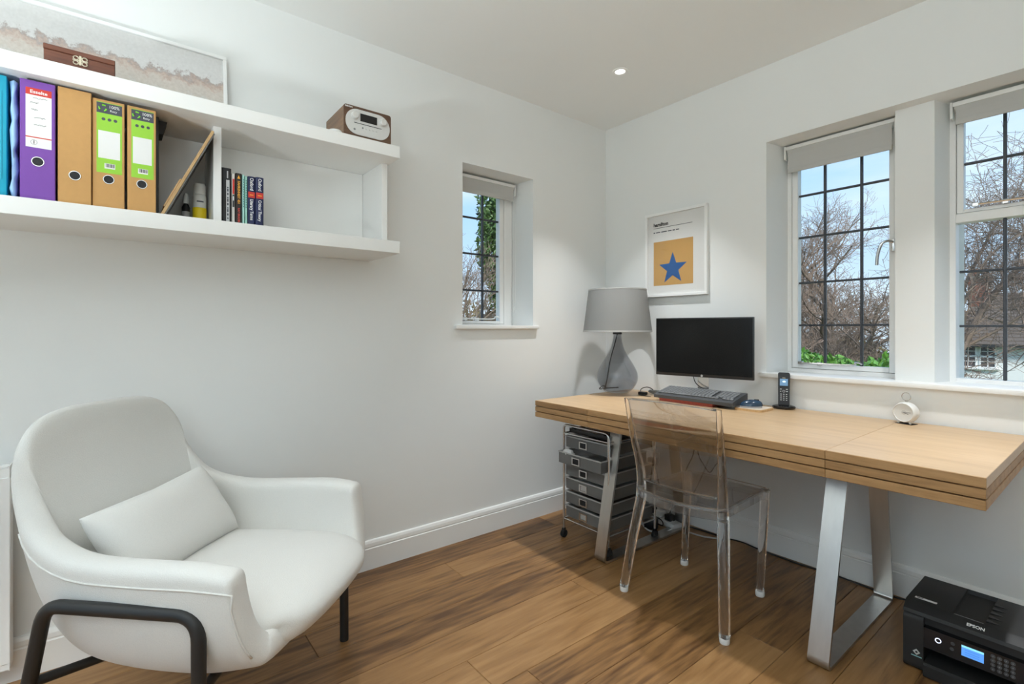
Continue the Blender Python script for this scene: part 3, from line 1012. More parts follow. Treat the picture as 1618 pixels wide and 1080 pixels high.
def lever_file(label, y0, y1, xf, h, cover, spine_label, ring, dep=0.285, tilt=0.0):
    t = thing('lever_arch_file', label, 'file', (xf - dep, (y0 + y1) / 2, ZL), 0, 'lever arch files on the shelf')
    w = (y1 - y0) / 2
    b = B()
    b.box(dep - 0.004, dep, -w, w, 0, h, 0.0015, 1)
    b.obj('spine', cover, t, smooth=True)
    B().box(0, dep - 0.0042, -w, -w + 0.0025, 0, h).obj('cover_board', cover, t)
    B().box(0, dep - 0.0042, w - 0.0025, w, 0, h).obj('cover_board', cover, t)
    B().box(0.03, dep - 0.03, -w + 0.006, w - 0.012, 0.008, h - 0.022).obj('paper_block', paper_m, t)
    # finger ring
    zr = ring
    B().lathe([(0.0120, 0.0), (0.0120, 0.0014), (0.0140, 0.0014), (0.0145, 0.0)], 24, frontm(dep, 0, zr)).obj('finger_ring', chrome_m, t, smooth=True)
    B().lathe([(0.0001, 0.0004), (0.0121, 0.0004)], 24, frontm(dep, 0, zr)).obj('finger_hole', ink_m, t)
    if spine_label == 'green':
        la, lb = h * 0.33, h - 0.008
        B().box(dep, dep + 0.0004, -w + 0.010, w - 0.006, la, lb).obj('spine_label', green_m, t)
        B().box(dep + 0.0004, dep + 0.0006, -w + 0.010, w - 0.006, lb - 0.034, lb - 0.002).obj('label_band', darkband_m, t)
        B().box(dep + 0.0004, dep + 0.0006, -w + 0.014, w - 0.011, la + 0.045, la + 0.13).obj('label_panel', paper_m, t)
        for k in (-1, 0, 1):
            B().lathe([(0.0001, 0.0007), (0.0045, 0.0007), (0.0047, 0.0004)], 14, frontm(dep, k * 0.0145 + 0.002, lb - 0.052)).obj('label_dot', darkband_m, t)
        B().box(dep + 0.0004, dep + 0.0006, -0.010, 0.016, la + 0.014, la + 0.030).obj('barcode_panel', paper_m, t)
        for k in range(9):
            B().box(dep + 0.0006, dep + 0.0008, -0.007 + k * 0.0024, -0.006 + k * 0.0024 + 0.0004 * (k % 3), la + 0.018, la + 0.029).obj('barcode_bar', ink_m, t)
        # recycling triangle of three bent arrows
        rb = B()
        for k in range(3):
            a0 = PI / 2 + k * 2 * PI / 3
            pts = []
            for q in (-0.75, -0.25, 0.25):
                a = a0 + q
                pts.append((dep + 0.001, -0.014 + 0.0085 * math.cos(a) * (1 + 0.25 * abs(q)), lb - 0.018 + 0.0085 * math.sin(a) * (1 + 0.25 * abs(q))))
            rb.tube(pts, [0.0016, 0.0022, 0.0030], 5)
        rb.obj('recycling_mark', greenink_m, t)
        text('print', white_ink, t, '100%', 0.013, frontm(dep + 0.0008, 0.0, lb - 0.012), sx=0.95)
        text('print', white_ink, t, 'Recy', 0.009, frontm(dep + 0.0008, 0.003, lb - 0.024))
    elif spine_label == 'white':
        la, lb = h * 0.44, h - 0.022
        B().box(dep, dep + 0.0004, -w + 0.012, w - 0.008, la, lb).obj('spine_label', paper_m, t)
        B().box(dep + 0.0004, dep + 0.0006, -w + 0.012, w - 0.008, lb - 0.020, lb).obj('label_band', redband_m, t)
        B().box(dep + 0.0004, dep + 0.0006, -w + 0.012, w - 0.008, la + 0.028, la + 0.031).obj('label_band', redband_m, t)
        text('print', white_ink, t, 'Esselte', 0.0135, frontm(dep + 0.0008, 0.002, lb - 0.011), 'CENTER', bold=0.0002)
        text('print', ink_m, t, '1', 0.014, frontm(dep + 0.0006, -0.008, la + 0.015), 'CENTER')
        B().lathe([(0.0065, 0.0006), (0.0072, 0.0006)], 18, frontm(dep, -0.008, la + 0.015)).obj('print', ink_m, t)
        rr = random.Random(3)
        hw = B()
        for zz, ya, yb in ((lb - 0.028, -0.010, 0.020), (lb - 0.042, -0.016, 0.002), (lb - 0.062, -0.014, 0.000), (lb - 0.085, -0.008, 0.016), (lb - 0.105, -0.008, 0.018)):
            pts = [(dep + 0.0007, ya + (yb - ya) * q / 14, zz + rr.uniform(-0.0022, 0.0022)) for q in range(15)]
            hw.tube(pts, 0.00045, 4)
        hw.obj('handwriting', ink_m, t)
    return t
green_m = M('label_green', S(150, 205, 60), 0.6, var=0.03)
greenink_m = M('label_bright_green', S(130, 215, 50), 0.6)
darkband_m = M('label_slate', S(72, 74, 84), 0.6)
redband_m = M('label_red', S(200, 55, 45), 0.6)
tan_m = M('kraft_board', S(196, 150, 92), 0.75, var=0.06, bscale=60)
purple_m = M('purple_file_board', S(118, 66, 160), 0.55, var=0.04)
teal_m = M('turquoise_plastic', S(0, 160, 190), 0.4, var=0.04)
lever_file('purple lever arch file with a red and white spine label', -2.855, -2.780, 0.300, 0.345, purple_m, 'white', 0.112)
lever_file('plain kraft lever arch file without a spine label', -2.775, -2.699, 0.296, 0.347, tan_m, None, 0.088)
lever_file('green-labelled kraft lever arch file next to the plain one', -2.697, -2.619, 0.290, 0.338, tan_m, 'green', 0.092)
lever_file('green-labelled kraft lever arch file next to the empty gap', -2.612, -2.538, 0.290, 0.338, tan_m, 'green', 0.092)
t = thing('box_folder', 'turquoise plastic folder at the left edge of the photo', 'folder', (0.02, -2.904, ZL))
B().box(0, 0.270, -0.030, 0.0215, 0, 0.345, 0.004, 2).obj('folder_body', teal_m, t, smooth=True)
B().box(0.2701, 0.2715, -0.020, 0.012, 0.05, 0.30, 0.0005, 1).obj('spine_strip', teal_m, t)
bluew_m = M('blue_clear_plastic', S(160, 198, 240), 0.25, var=0.12, bscale=18, stretch=(1, 1, 0.2))
t = thing('document_wallet', 'crinkled pale blue plastic document wallet between turquoise and purple files', 'folder', (0.02, -2.870, ZL))
rr = random.Random(8)
vs, fs = [], []
NZ = 12
for j in range(NZ + 1):
    z = 0.335 * j / NZ
    for x, y in ((0, -0.007), (0.26 + rr.uniform(-.006, .006), -0.006 + rr.uniform(-.003, .003)), (0.274 + rr.uniform(-.006, .004), rr.uniform(-.003, .003)), (0.262 + rr.uniform(-.006, .006), 0.007 + rr.uniform(-.003, .004)), (0, 0.008)):
        vs.append((x, y, z))
for j in range(NZ):
    for i in range(5):
        fs.append((j * 5 + i, j * 5 + (i + 1) % 5, (j + 1) * 5 + (i + 1) % 5, (j + 1) * 5 + i))
fs += [(4, 3, 2, 1, 0), tuple(NZ * 5 + i for i in range(5))]
B().add(vs, fs).obj('wallet_sleeve', bluew_m, t, smooth=True, angle=0)
B().box(0.05, 0.25, -0.003, 0.004, 0.004, 0.300).obj('paper_block', paper_m, t)

t = thing('black_folder', 'black folder corner showing behind the rightmost kraft file', 'folder', (0.02, -2.527, ZL))
B().box(0.0, 0.20, -0.0095, 0.0, 0, 0.345, 0.001, 1).obj('folder_body', black_m, t)
B().prism([(0.30, 0.001), (0.345, 0.001), (0.345, 0.026), (0.30, 0.014)], 0.09, 0.165, basis((0, 0, 0), (0, 0, 1), (0, 1, 0)) @ Matrix.Diagonal((1, 1, -1, 1))).obj('clip', blackmatt_m, t)

lightwood_m = wood('pale_wood', (0.42, 0.25, 0.11), (0.56, 0.36, 0.17), (0.64, 0.44, 0.24), 'z', 2.0, 0.5, 0.1, 0.05)
t = thing('leaning_picture', 'pale wooden picture frame leaning against the shelf divider', 'picture', (0.0, -2.520, ZL))
ang = math.atan2(0.148, 0.315)
mt = Matrix.Translation((0.03, 0.003, 0.004)) @ Matrix.Rotation(-ang, 4, 'X')
B().box(0, 0.245, -0.009, 0.0, 0, 0.345, 0.001, 1, mt).obj('frame_side', lightwood_m, t)
B().box(0.0, 0.243, 0.0003, 0.004, 0.006, 0.34, 0, 1, mt).obj('backing_board', M('grey_board', (0.16, 0.155, 0.15), 0.8), t)
B().box(0.02, 0.235, -0.0145, -0.0093, 0.03, 0.14, 0.001, 1, mt).obj('loose_mount', lightwood_m, t)

t = thing('spray_can', 'white spray can with a yellow band on the shelf', 'can', (0.115, -2.398, ZL))
B().lathe([(0.0001, 0.0), (0.021, 0.0), (0.022, 0.003), (0.022, 0.118), (0.018, 0.124), (0.0001, 0.124)], 24).obj('can_body', M('can_white', (0.72, 0.70, 0.65), 0.4), t, smooth=True)
B().lathe([(0.0222, 0.030), (0.0224, 0.0305), (0.0224, 0.074), (0.0222, 0.0745)], 24).obj('label_band', M('can_yellow', S(235, 205, 20), 0.5), t, smooth=True)
B().lathe([(0.0185, 0.124), (0.0205, 0.1245), (0.0205, 0.158), (0.017, 0.164), (0.0001, 0.165)], 24).obj('cap', M('can_cap', (0.74, 0.71, 0.66), 0.5), t, smooth=True)
B().lathe([(0.0221, 0.094), (0.0224, 0.0945), (0.0224, 0.0985), (0.0221, 0.099)], 10, None, -0.5, 0.5).obj('label_print', darkband_m, t, smooth=True)
t = thing('glue_bottle', 'small dark bottle with a white cap beside the spray can', 'bottle', (0.09, -2.438, ZL))
B().lathe([(0.0001, 0.0), (0.0125, 0.0), (0.0135, 0.002), (0.0135, 0.075), (0.007, 0.09), (0.007, 0.098), (0.0001, 0.098)], 20).obj('bottle_body', black_m, t, smooth=True)
B().lathe([(0.0136, 0.012), (0.0138, 0.0125), (0.0138, 0.06), (0.0136, 0.0605)], 20).obj('label', M('bottle_label', (0.45, 0.45, 0.47), 0.6), t, smooth=True)
B().lathe([(0.008, 0.0905), (0.0095, 0.091), (0.0095, 0.118), (0.006, 0.128), (0.0001, 0.129)], 20).obj('cap', white_plastic, t, smooth=True)

# books
def book(label, y0, y1, h, col, xf=0.21, dep=0.125, deco=None):
    t = thing('book', label, 'book', (xf - dep, (y0 + y1) / 2, ZL), 0, 'books on the shelf')
    w = (y1 - y0) / 2 - 0.0004
    vs = []
    cover = M('book_cover', col, 0.5, var=0.05)
    b = B()
    prof = [(0, -w), (dep - 0.004, -w), (dep, -w * 0.6), (dep, w * 0.6), (dep - 0.004, w), (0, w), (0, w - 0.0012), (dep - 0.005, w - 0.0012), (dep - 0.0025, w * 0.4), (dep - 0.0025, -w * 0.4), (dep - 0.005, -w + 0.0012), (0, -w + 0.0012)]
    b.prism(prof, 0, h).obj('cover', cover, t)
    B().box(0.003, dep - 0.006, -w + 0.0013, w - 0.0013, 0.002, h - 0.003).obj('page_block', paper_m, t)
    if deco:
        deco(t, w, dep, h)
    return t
def spine(dep, z):      # text running down the spine
    return basis((dep + 0.0002, 0, z), (0, 0, -1), (0, 1, 0))
def band(t, w, dep, z0, z1, mat, f=0.62):
    return B().box(dep - 0.001, dep + 0.0002, -w * f, w * f, z0, z1).obj('spine_band', mat, t)
orange_ink = M('orange_print', S(240, 170, 50), 0.6)
red_ink = M('red_print', S(215, 75, 60), 0.6)
teal_ink = M('teal_print', S(90, 190, 210), 0.6)
greyband = M('grey_print', S(190, 190, 192), 0.6)
def d_black(t, w, dep, h):
    B().box(dep - 0.001, dep + 0.0002, -w * 0.05, w * 0.62, 0.001, h * 0.80).obj('spine_band', greyband, t)
    for k in range(10):
        B().box(dep + 0.0002, dep + 0.0004, w * 0.15, w * 0.42, 0.03 + k * 0.0125, 0.03 + k * 0.0125 + 0.005 + 0.003 * (k % 3)).obj('print', darkband_m, t)
    B().box(dep, dep + 0.0003, w * 0.1, w * 0.35, h * 0.83, h * 0.95).obj('print', greyband, t)
def d_redblack(t, w, dep, h):
    band(t, w, dep, h * 0.62, h * 0.9, redband_m)
    band(t, w, dep, h * 0.38, h * 0.61, M('charcoal_print', (0.03, 0.03, 0.032), 0.6))
    B().box(dep + 0.0002, dep + 0.0005, -w * 0.3, w * 0.3, h * 0.50, h * 0.58).obj('print', white_ink, t)
def d_orange(t, w, dep, h):
    text('print', orange_ink, t, 'FAHRENHEIT 451', 0.0115, spine(dep, h * 0.86), sx=0.98, bold=0.0002)
    text('print', red_ink, t, 'RAY BRADBURY', 0.0095, spine(dep, h * 0.37), bold=0.0002)
    B().prism([(-0.005, -0.006), (0.005, -0.006), (0.002, 0.002), (0.0, 0.007), (-0.002, 0.002)], 0, 0.0004, frontm(dep, 0, h * 0.93)).obj('print', orange_ink, t)
def d_teal(t, w, dep, h):
    for k in range(12):
        B().box(dep, dep + 0.0003, -w * 0.3, w * 0.3, h * 0.4 + k * 0.009, h * 0.4 + k * 0.009 + 0.0055).obj('print', M('teal_dark_print', S(40, 110, 125), 0.6) if k == 0 else MATS['teal_dark_print'], t)
def d_oxford(title):
    def f(t, w, dep, h):
        text('print', white_ink, t, 'Oxford', 0.0165, spine(dep, h * 0.975), bold=0.0002, sx=0.95)
        band(t, w, dep, h * 0.60, h * 0.71, redband_m, 0.9)
        B().box(dep + 0.0003, dep + 0.0005, -w * 0.5, w * 0.5, h * 0.645, h * 0.66).obj('print', orange_ink, t)
        text('print', white_ink, t, title, 0.0150, spine(dep, h * 0.57), bold=0.0003, sx=0.86)
        band(t, w, dep, 0.002, h * 0.06, teal_ink, 0.55)
    return f
book('tall black book with a grey spine panel against the divider', -2.341, -2.308, 0.216, (0.012, 0.012, 0.014), deco=d_black)
book('thin red, black and white paperback', -2.307, -2.296, 0.200, (0.62, 0.58, 0.54), deco=d_redblack)
book('black paperback lettered in orange and red', -2.295, -2.2735, 0.204, (0.018, 0.012, 0.010), deco=d_orange)
book('pale aqua thin book beside the orange-lettered one', -2.2728, -2.2645, 0.202, S(170, 215, 205), deco=d_teal)
book('pale green thin book beside the navy reference books', -2.264, -2.255, 0.198, S(160, 205, 190), deco=d_teal)
book('navy reference book titled Literary Terms', -2.254, -2.2285, 0.200, (0.010, 0.016, 0.075), deco=d_oxford('Literary Terms'))
book('navy reference book titled Critical Theory', -2.2275, -2.199, 0.202, (0.010, 0.016, 0.075), deco=d_oxford('Critical Theory'))

# ---------------------------------------------------------------- on top of the shelf
def pano_material():
    m = bpy.data.materials.new('watercolour_print')
    m.use_nodes = True
    nt = m.node_tree
    L = nt.links
    b = nt.nodes['Principled BSDF']
    b.inputs['Roughness'].default_value = 0.25
    tc = nt.nodes.new('ShaderNodeTexCoord')
    sp = nt.nodes.new('ShaderNodeSeparateXYZ')
    L.new(tc.outputs['Object'], sp.inputs[0])
    n1 = nt.nodes.new('ShaderNodeTexNoise')
    n1.inputs['Scale'].default_value = 26
    n1.inputs['Detail'].default_value = 8
    n1.inputs['Roughness'].default_value = 0.75
    L.new(tc.outputs['Object'], n1.inputs[0])
    n2 = nt.nodes.new('ShaderNodeTexNoise')
    n2.inputs['Scale'].default_value = 120
    n2.inputs['Detail'].default_value = 4
    L.new(tc.outputs['Object'], n2.inputs[0])
    # skyline height wobble
    mu = nt.nodes.new('ShaderNodeMath')
    mu.operation = 'MULTIPLY_ADD'
    mu.inputs[1].default_value = 0.17
    L.new(n1.outputs[0], mu.inputs[0])
    L.new(sp.outputs['Z'], mu.inputs[2])
    band_ = nt.nodes.new('ShaderNodeValToRGB')
    cr = band_.color_ramp
    cr.elements[0].position = 0.0
    cr.elements[0].color = (0.66, 0.65, 0.63, 1)
    cr.elements[1].position = 1.0
    cr.elements[1].color = (0.78, 0.775, 0.76, 1)
    for p, c in ((0.17, (0.66, 0.65, 0.63, 1)), (0.20, (0.64, 0.58, 0.52, 1)), (0.235, (0.67, 0.60, 0.54, 1)), (0.255, (0.60, 0.46, 0.39, 1)), (0.272, (0.45, 0.39, 0.37, 1)), (0.282, (0.76, 0.75, 0.74, 1))):
        e = cr.elements.new(p)
        e.color = c
    L.new(mu.outputs[0], band_.inputs[0])
    mx = nt.nodes.new('ShaderNodeMix')
    mx.data_type = 'RGBA'
    mx.blend_type = 'SOFT_LIGHT'
    mx.inputs[0].default_value = 0.45
    L.new(band_.outputs[0], mx.inputs[6])
    L.new(n2.outputs[0], mx.inputs[7])
    L.new(mx.outputs[2], b.inputs['Base Color'])
    return m
t = thing('panorama_picture', 'wide white-framed watercolour town panorama leaning on the wall', 'picture', (0.07, -2.74, ZU))
PH, PL = 0.305, 0.885          # height, length
pm = Matrix.Translation((0.0, 0, 0)) @ Matrix.Rotation(math.radians(-8.5), 4, 'Y')
y0p, y1p = -0.443, 0.443
B().box(-0.012, -0.006, y0p + .01, y1p - .01, 0.01, PH - 0.01, 0, 1, pm).obj('backing', paper_m, t)
pr = B().box(-0.0058, -0.005, y0p + 0.012, y1p - 0.012, 0.012, PH - 0.012).obj('print', pano_material(), t)
pr.matrix_local = pm
B().box(-0.0045, -0.003, y0p + 0.012, y1p - 0.012, 0.012, PH - 0.012, 0, 1, pm).obj('glazing', thin_glass('picture_glass', (0.98, 0.98, 0.98), ior=1.35), t)
for (ya, yb, za, zb) in ((y0p, y1p, 0, 0.013), (y0p, y1p, PH - 0.013, PH), (y0p, y0p + 0.013, 0.0132, PH - 0.0132), (y1p - 0.013, y1p, 0.0132, PH - 0.0132)):
    B().box(-0.012, 0.004, ya, yb, za, zb, 0.0015, 1, pm).obj('frame_rail', frame_m, t, smooth=True)
rosew_m = wood('rosewood', (0.07, 0.018, 0.009), (0.15, 0.045, 0.020), (0.22, 0.075, 0.036), 'y', 2.0, 0.35, 0.1, 0.05)
t = thing('wooden_box', 'dark red wooden box with a pale carved clasp, in front of the panorama', 'box', (0.255, -2.724, ZU))
B().box(-0.05, 0.05, -0.081, 0.081, 0, 0.040, 0.0015, 1).obj('box_body', rosew_m, t, smooth=True)
B().box(-0.051, 0.051, -0.082, 0.082, 0.0405, 0.056, 0.0015, 1).obj('lid', rosew_m, t, smooth=True)
brass_m = M('pale_brass', (0.62, 0.55, 0.42), 0.4, 0.6)
cb = B()
for dy in (-1, 1):
    for z in (0.020, 0.034):
        cb.tube([(0.0518, dy * (0.010 + 0.006 * math.cos(a)), z + 0.0055 * math.sin(a)) for a in [2 * PI * q / 10 for q in range(10)]], 0.0016, 5, True)
cb.box(0.0505, 0.053, -0.003, 0.003, 0.014, 0.042, 0.0006, 1)
cb.box(0.0505, 0.0525, -0.018, 0.018, 0.026, 0.029, 0.0005, 1)
cb.obj('clasp', brass_m, t, smooth=True)

walnut_m = wood('walnut', (0.13, 0.062, 0.028), (0.22, 0.115, 0.055), (0.30, 0.17, 0.09), 'x', 1.5, 0.4, 0.05, 0.05)
walnutf_m = wood('walnut_front', (0.07, 0.034, 0.018), (0.11, 0.055, 0.030), (0.15, 0.08, 0.045), 'y', 1.5, 0.4, 0.05, 0.05)
radio = thing('cd_radio', 'walnut desktop radio with an oval silver front on the shelf end', 'radio', (0.19, -1.822, ZU))
W, H, D = 0.203, 0.126, 0.215
B().prism([(a, c + H / 2 + 0.005) for a, c in rrect(W, H, 0.010, 4)], -D / 2, D / 2 - 0.004, basis((0, 0, 0), (0, 1, 0), (0, 0, 1))).obj('cabinet', walnut_m, radio, smooth=True, angle=30)
B().prism([(a, c + H / 2 + 0.005) for a, c in rrect(W, H, 0.010, 4)], D / 2 - 0.004, D / 2, basis((0, 0, 0), (0, 1, 0), (0, 0, 1))).obj('front_surround', walnutf_m, radio, smooth=True, angle=30)
silver_m = M('silver_face', (0.66, 0.65, 0.63), 0.4, 0.15, var=0.02)
XF = D / 2
zc = H / 2 + 0.005
plate = B().prism([(a, c + zc) for a, c in rrect(W - 0.014, H - 0.022, 0.050, 10)], XF, XF + 0.003, basis((0, 0, 0), (0, 1, 0), (0, 0, 1))).obj('face_plate', silver_m, radio, smooth=True, angle=30)
for dy in (-0.058, 0.062):
    B().lathe([(0.0001, 0.016), (0.012, 0.016), (0.0145, 0.014), (0.0155, 0.0)], 24, frontm(XF + 0.003, dy, zc + 0.022)).obj('knob', silver_m, radio, smooth=True)
B().box(XF + 0.003, XF + 0.0036, -0.034, 0.038, zc + 0.006, zc + 0.038, 0.0004, 1).obj('display', blackgloss_m, radio)
B().box(XF + 0.003, XF + 0.0034, -0.060, 0.058, zc - 0.006, zc - 0.0035).obj('disc_slot', ink_m, radio)
for k in range(5):
    B().lathe([(0.0001, 0.0022), (0.0032, 0.002), (0.0036, 0)], 12, frontm(XF + 0.003, -0.024 + k * 0.015, zc - 0.020)).obj('button', grey_m if k == 0 else silver_m, radio, smooth=True)
B().lathe([(0.0001, 0.0006), (0.0045, 0.0006), (0.0047, 0)], 14, frontm(XF + 0.003, -0.058, zc - 0.032)).obj('disc_mark', grey_m, radio)
text('print', white_ink, radio, 'DENON', 0.0085, frontm(XF + 0.0002, -0.097, zc + 0.0555), bold=0.0002)
for dy in (-0.08, 0.08):
    for dx in (-0.08, 0.08):
        B().lathe([(0.0001, 0), (0.009, 0), (0.009, 0.0055), (0.0001, 0.0055)], 12, Matrix.Translation((dx, dy, 0))).obj('foot', rubber_m, radio)
t = thing('white_coaster', 'small round white puck on the shelf left of the radio', 'coaster', (0.288, -1.955, ZU))
B().lathe([(0.0001, 0.0), (0.024, 0.0), (0.027, 0.002), (0.027, 0.009), (0.024, 0.0125), (0.0001, 0.0135)], 28).obj('puck_body', white_plastic, t, smooth=True)
B().lathe([(0.0235, 0.0132), (0.0245, 0.0134), (0.0245, 0.0126)], 28).obj('puck_rim', paper_m, t, smooth=True)

# ---------------------------------------------------------------- framed poster
pos = thing('framed_poster', 'white-framed poster with a blue star on an ochre square', 'poster', (0.553, 0, 1.34))
x0p, x1p, HP = -0.208, 0.212, 0.518
B().box(x0p + 0.006, x1p - 0.006, -0.010, -0.002, 0.006, HP - 0.006).obj('poster_sheet', paper_m, pos)
for (xa, xb, za, zb) in ((x0p, x1p, 0, 0.016), (x0p, x1p, HP - 0.016, HP), (x0p, x0p + 0.016, 0.0162, HP - 0.0162), (x1p - 0.016, x1p, 0.0162, HP - 0.0162)):
    B().box(xa, xb, -0.024, -0.002, za, zb, 0.0012, 1).obj('frame_rail', frame_m, pos, smooth=True)
B().box(x0p + 0.016, x1p - 0.016, -0.0135, -0.012, 0.016, HP - 0.016).obj('glazing', MATS['picture_glass'], pos)
ochre_m = M('ochre_print', S(205, 160, 95), 0.7, var=0.05, bscale=9)
bluestar_m = M('blue_print', S(45, 95, 155), 0.7, var=0.05)
pl = B().box(-0.153, 0.119, -0.0106, -0.0101, 0.070, 0.341).obj('print_panel', ochre_m, pos)
star = []
for k in range(10):
    r = 0.100 if k % 2 == 0 else 0.041
    a = PI / 2 + PI * k / 5
    star.append((r * math.cos(a), r * math.sin(a)))
B().prism(star, 0, 0.0004, basis((-0.017, -0.0106, 0.168), (1, 0, 0), (0, 0, 1))).obj('star_print', bluestar_m, pos)
ft = lambda x, z: basis((x, -0.0102, z), (1, 0, 0), (0, 0, 1))
text('print', ink_m, pos, 'hamilton', 0.030, ft(-0.154, 0.447), bold=0.0012)
B().box(-0.154, 0.115, -0.0107, -0.0101, 0.425, 0.4275).obj('print_rule', ink_m, pos)
xw = -0.154
for wl_ in (0.012, 0.030, 0.040, 0.026, 0.016, 0.022):
    B().box(xw, xw + wl_, -0.0106, -0.0101, 0.3965, 0.4025).obj('print', darkband_m, pos)
    xw += wl_ + 0.007
# ---------------------------------------------------------------- table lamp
DT = DZ1
lamp = thing('table_lamp', 'smoked glass teardrop table lamp with a grey drum shade', 'lamp', (0.305, -0.245, DT))
gp = [(0.0001, 0.0), (0.052, 0.0), (0.066, 0.004), (0.095, 0.030), (0.117, 0.065), (0.124, 0.100), (0.118, 0.135), (0.098, 0.175), (0.070, 0.220), (0.047, 0.262), (0.034, 0.300), (0.027, 0.335), (0.025, 0.360)]
gpc = [(p.x, p.y) for p in catmull([(r, z, 0) for r, z in gp[2:]], 5)]
outer = gp[:2] + gpc
inner = [(max(r - 0.004, 0.0001), z + (0.006 if z < 0.02 else 0.0)) for r, z in reversed(outer)]
B().lathe(outer + inner, 48).obj('glass_base', smoke_m, lamp, smooth=True, angle=60, merge=0.00005)
B().lathe([(0.0001, 0.374), (0.022, 0.374), (0.027, 0.371), (0.028, 0.3605), (0.0001, 0.3605)], 24).obj('neck_cap', blackmetal_m, lamp, smooth=True)
B().cyl((0, 0, 0.374), (0, 0, 0.45), 0.012, 12).obj('bulb_holder', blackmetal_m, lamp, smooth=True)
sp = [(0.206, 0.374), (0.173, 0.633)]
B().lathe([(0.2055, 0.374), (0.2065, 0.374), (0.1735, 0.633), (0.1715, 0.633), (0.2045, 0.374)], 56).obj('shade', M('grey_shade_fabric', (0.26, 0.258, 0.25), 0.9, bump=0.3, bscale=300, var=0.08, stretch=(1, 1, 6)), lamp, smooth=True, angle=60)
tr_m = M('shade_trim', (0.40, 0.395, 0.38), 0.9)
B().lathe([(0.2068, 0.374), (0.2076, 0.375), (0.2062, 0.385), (0.2054, 0.385)], 56).obj('shade_trim', tr_m, lamp, smooth=True)
B().lathe([(0.1745, 0.625), (0.1752, 0.626), (0.1744, 0.6335), (0.1735, 0.6335)], 56).obj('shade_trim', tr_m, lamp, smooth=True)
sb = B()
for k in range(3):
    a = k * 2 * PI / 3
    sb.cyl((0.01 * math.cos(a), 0.01 * math.sin(a), 0.44), (0.172 * math.cos(a), 0.172 * math.sin(a), 0.622), 0.002, 6)
sb.obj('shade_spider', chrome_m, lamp)
B().tube(catmull([(0, 0, 0.362), (-0.012, -0.01, 0.30), (-0.03, -0.03, 0.2), (-0.045, -0.04, 0.09), (-0.07, -0.03, 0.03), (-0.086, 0.0, 0.028)], 8), 0.0032, 8).obj('inner_cord', black_m, lamp, smooth=True)
B().tube(catmull([(-0.092, 0.004, 0.026), (-0.12, 0.012, 0.034), (-0.15, 0.02, 0.022), (-0.175, 0.04, 0.006), (-0.19, 0.12, 0.004), (-0.17, 0.215, 0.004)], 8), 0.0035, 8).obj('cord', black_m, lamp, smooth=True)

# ---------------------------------------------------------------- monitor
mon = thing('monitor', 'black flat computer monitor on a silver stand, screen off', 'monitor', (0.816, -0.160, DT), math.atan2(0.090, 0.518))
MW, MH, MZ = 0.526, 0.323, 0.131
B().box(-MW / 2, MW / 2, -0.002, 0.016, MZ, MZ + MH, 0.003, 2).obj('housing', black_m, mon, smooth=True)
B().box(-MW / 2 + 0.07, MW / 2 - 0.07, 0.016, 0.045, MZ + 0.04, MZ + MH - 0.06, 0.008, 2).obj('rear_bulge', black_m, mon, smooth=True)
B().box(-MW / 2 + 0.005, MW / 2 - 0.005, -0.0028, -0.0021, MZ + 0.016, MZ + MH - 0.006).obj('screen', screen_m, mon)
B().lathe([(0.0001, 0.0006), (0.0065, 0.0006), (0.0068, 0)], 16, basis((0, -0.002, MZ + 0.008), (1, 0, 0), (0, 0, 1))).obj('badge', chrome_m, mon)
B().prism([(-0.030, 0.020), (0.030, 0.020), (0.026, 0.034), (-0.026, 0.034)], 0.008, MZ + 0.12).obj('stand_column', chrome_m, mon, smooth=True)
B().box(-0.10, 0.10, -0.005, 0.135, 0.0, 0.008, 0.003, 2).obj('stand_foot', chrome_m, mon, smooth=True)

# ---------------------------------------------------------------- keyboard, booklet, cables, mouse
book_red = thing('red_booklet', 'thin red booklet under the keyboard', 'booklet', (0.800, -0.240, DT), 0.02)
redc_m = M('red_cover', S(150, 45, 30), 0.5, var=0.25, bscale=60)
B().box(-0.150, 0.160, -0.070, 0.055, 0.0, 0.002, 0.0005, 1).obj('back_cover', redc_m, book_red)
B().box(-0.148, 0.158, -0.068, 0.053, 0.0021, 0.014).obj('page_block', M('mottled_page_edges', S(140, 60, 45), 0.7, var=0.5, bscale=120), book_red)
B().box(-0.150, 0.160, -0.070, 0.055, 0.0141, 0.0165, 0.0005, 1).obj('front_cover', redc_m, book_red)
kb = thing('keyboard', 'dark grey computer keyboard tilted below the monitor', 'keyboard', (0.842, -0.235, DT + 0.0168), 0.012)
km = Matrix.Rotation(math.radians(11.5), 4, 'X')
KW, KD = 0.445, 0.155
prof = [(-KD / 2, 0.0), (KD / 2, 0.0), (KD / 2, 0.050), (KD / 2 - 0.006, 0.053), (-KD / 2 + 0.02, 0.024), (-KD / 2, 0.016)]
vs = [(x, y, z) for x in (-KW / 2, KW / 2) for y, z in prof]
n = len(prof)
B().add(vs, [(i, (i + 1) % n, n + (i + 1) % n, n + i) for i in range(n)] + [tuple(range(n)), tuple(range(2 * n - 1, n - 1, -1))]).obj('keyboard_body', darkgrey_m, kb)
kk = B()
sl = math.atan2(0.029, KD - 0.026)
for r in range(6):
    yy = -KD / 2 + 0.030 + r * 0.0195
    xx = -KW / 2 + 0.012
    rr = random.Random(r)
    while xx < KW / 2 - 0.022:
        wk = 0.0165 if not (r == 0 and -0.12 < xx < -0.02) else 0.10
        if not (0.085 < xx < 0.094 or 0.135 < xx < 0.146):
            kk.box(-wk / 2, wk / 2, -0.008, 0.008, 0.0, 0.006, 0.0015, 1, Matrix.Translation((xx + wk / 2, yy, 0.0245 + (yy + KD / 2 - 0.02) * math.tan(sl))) @ Matrix.Rotation(sl, 4, 'X'))
        xx += wk + 0.0025
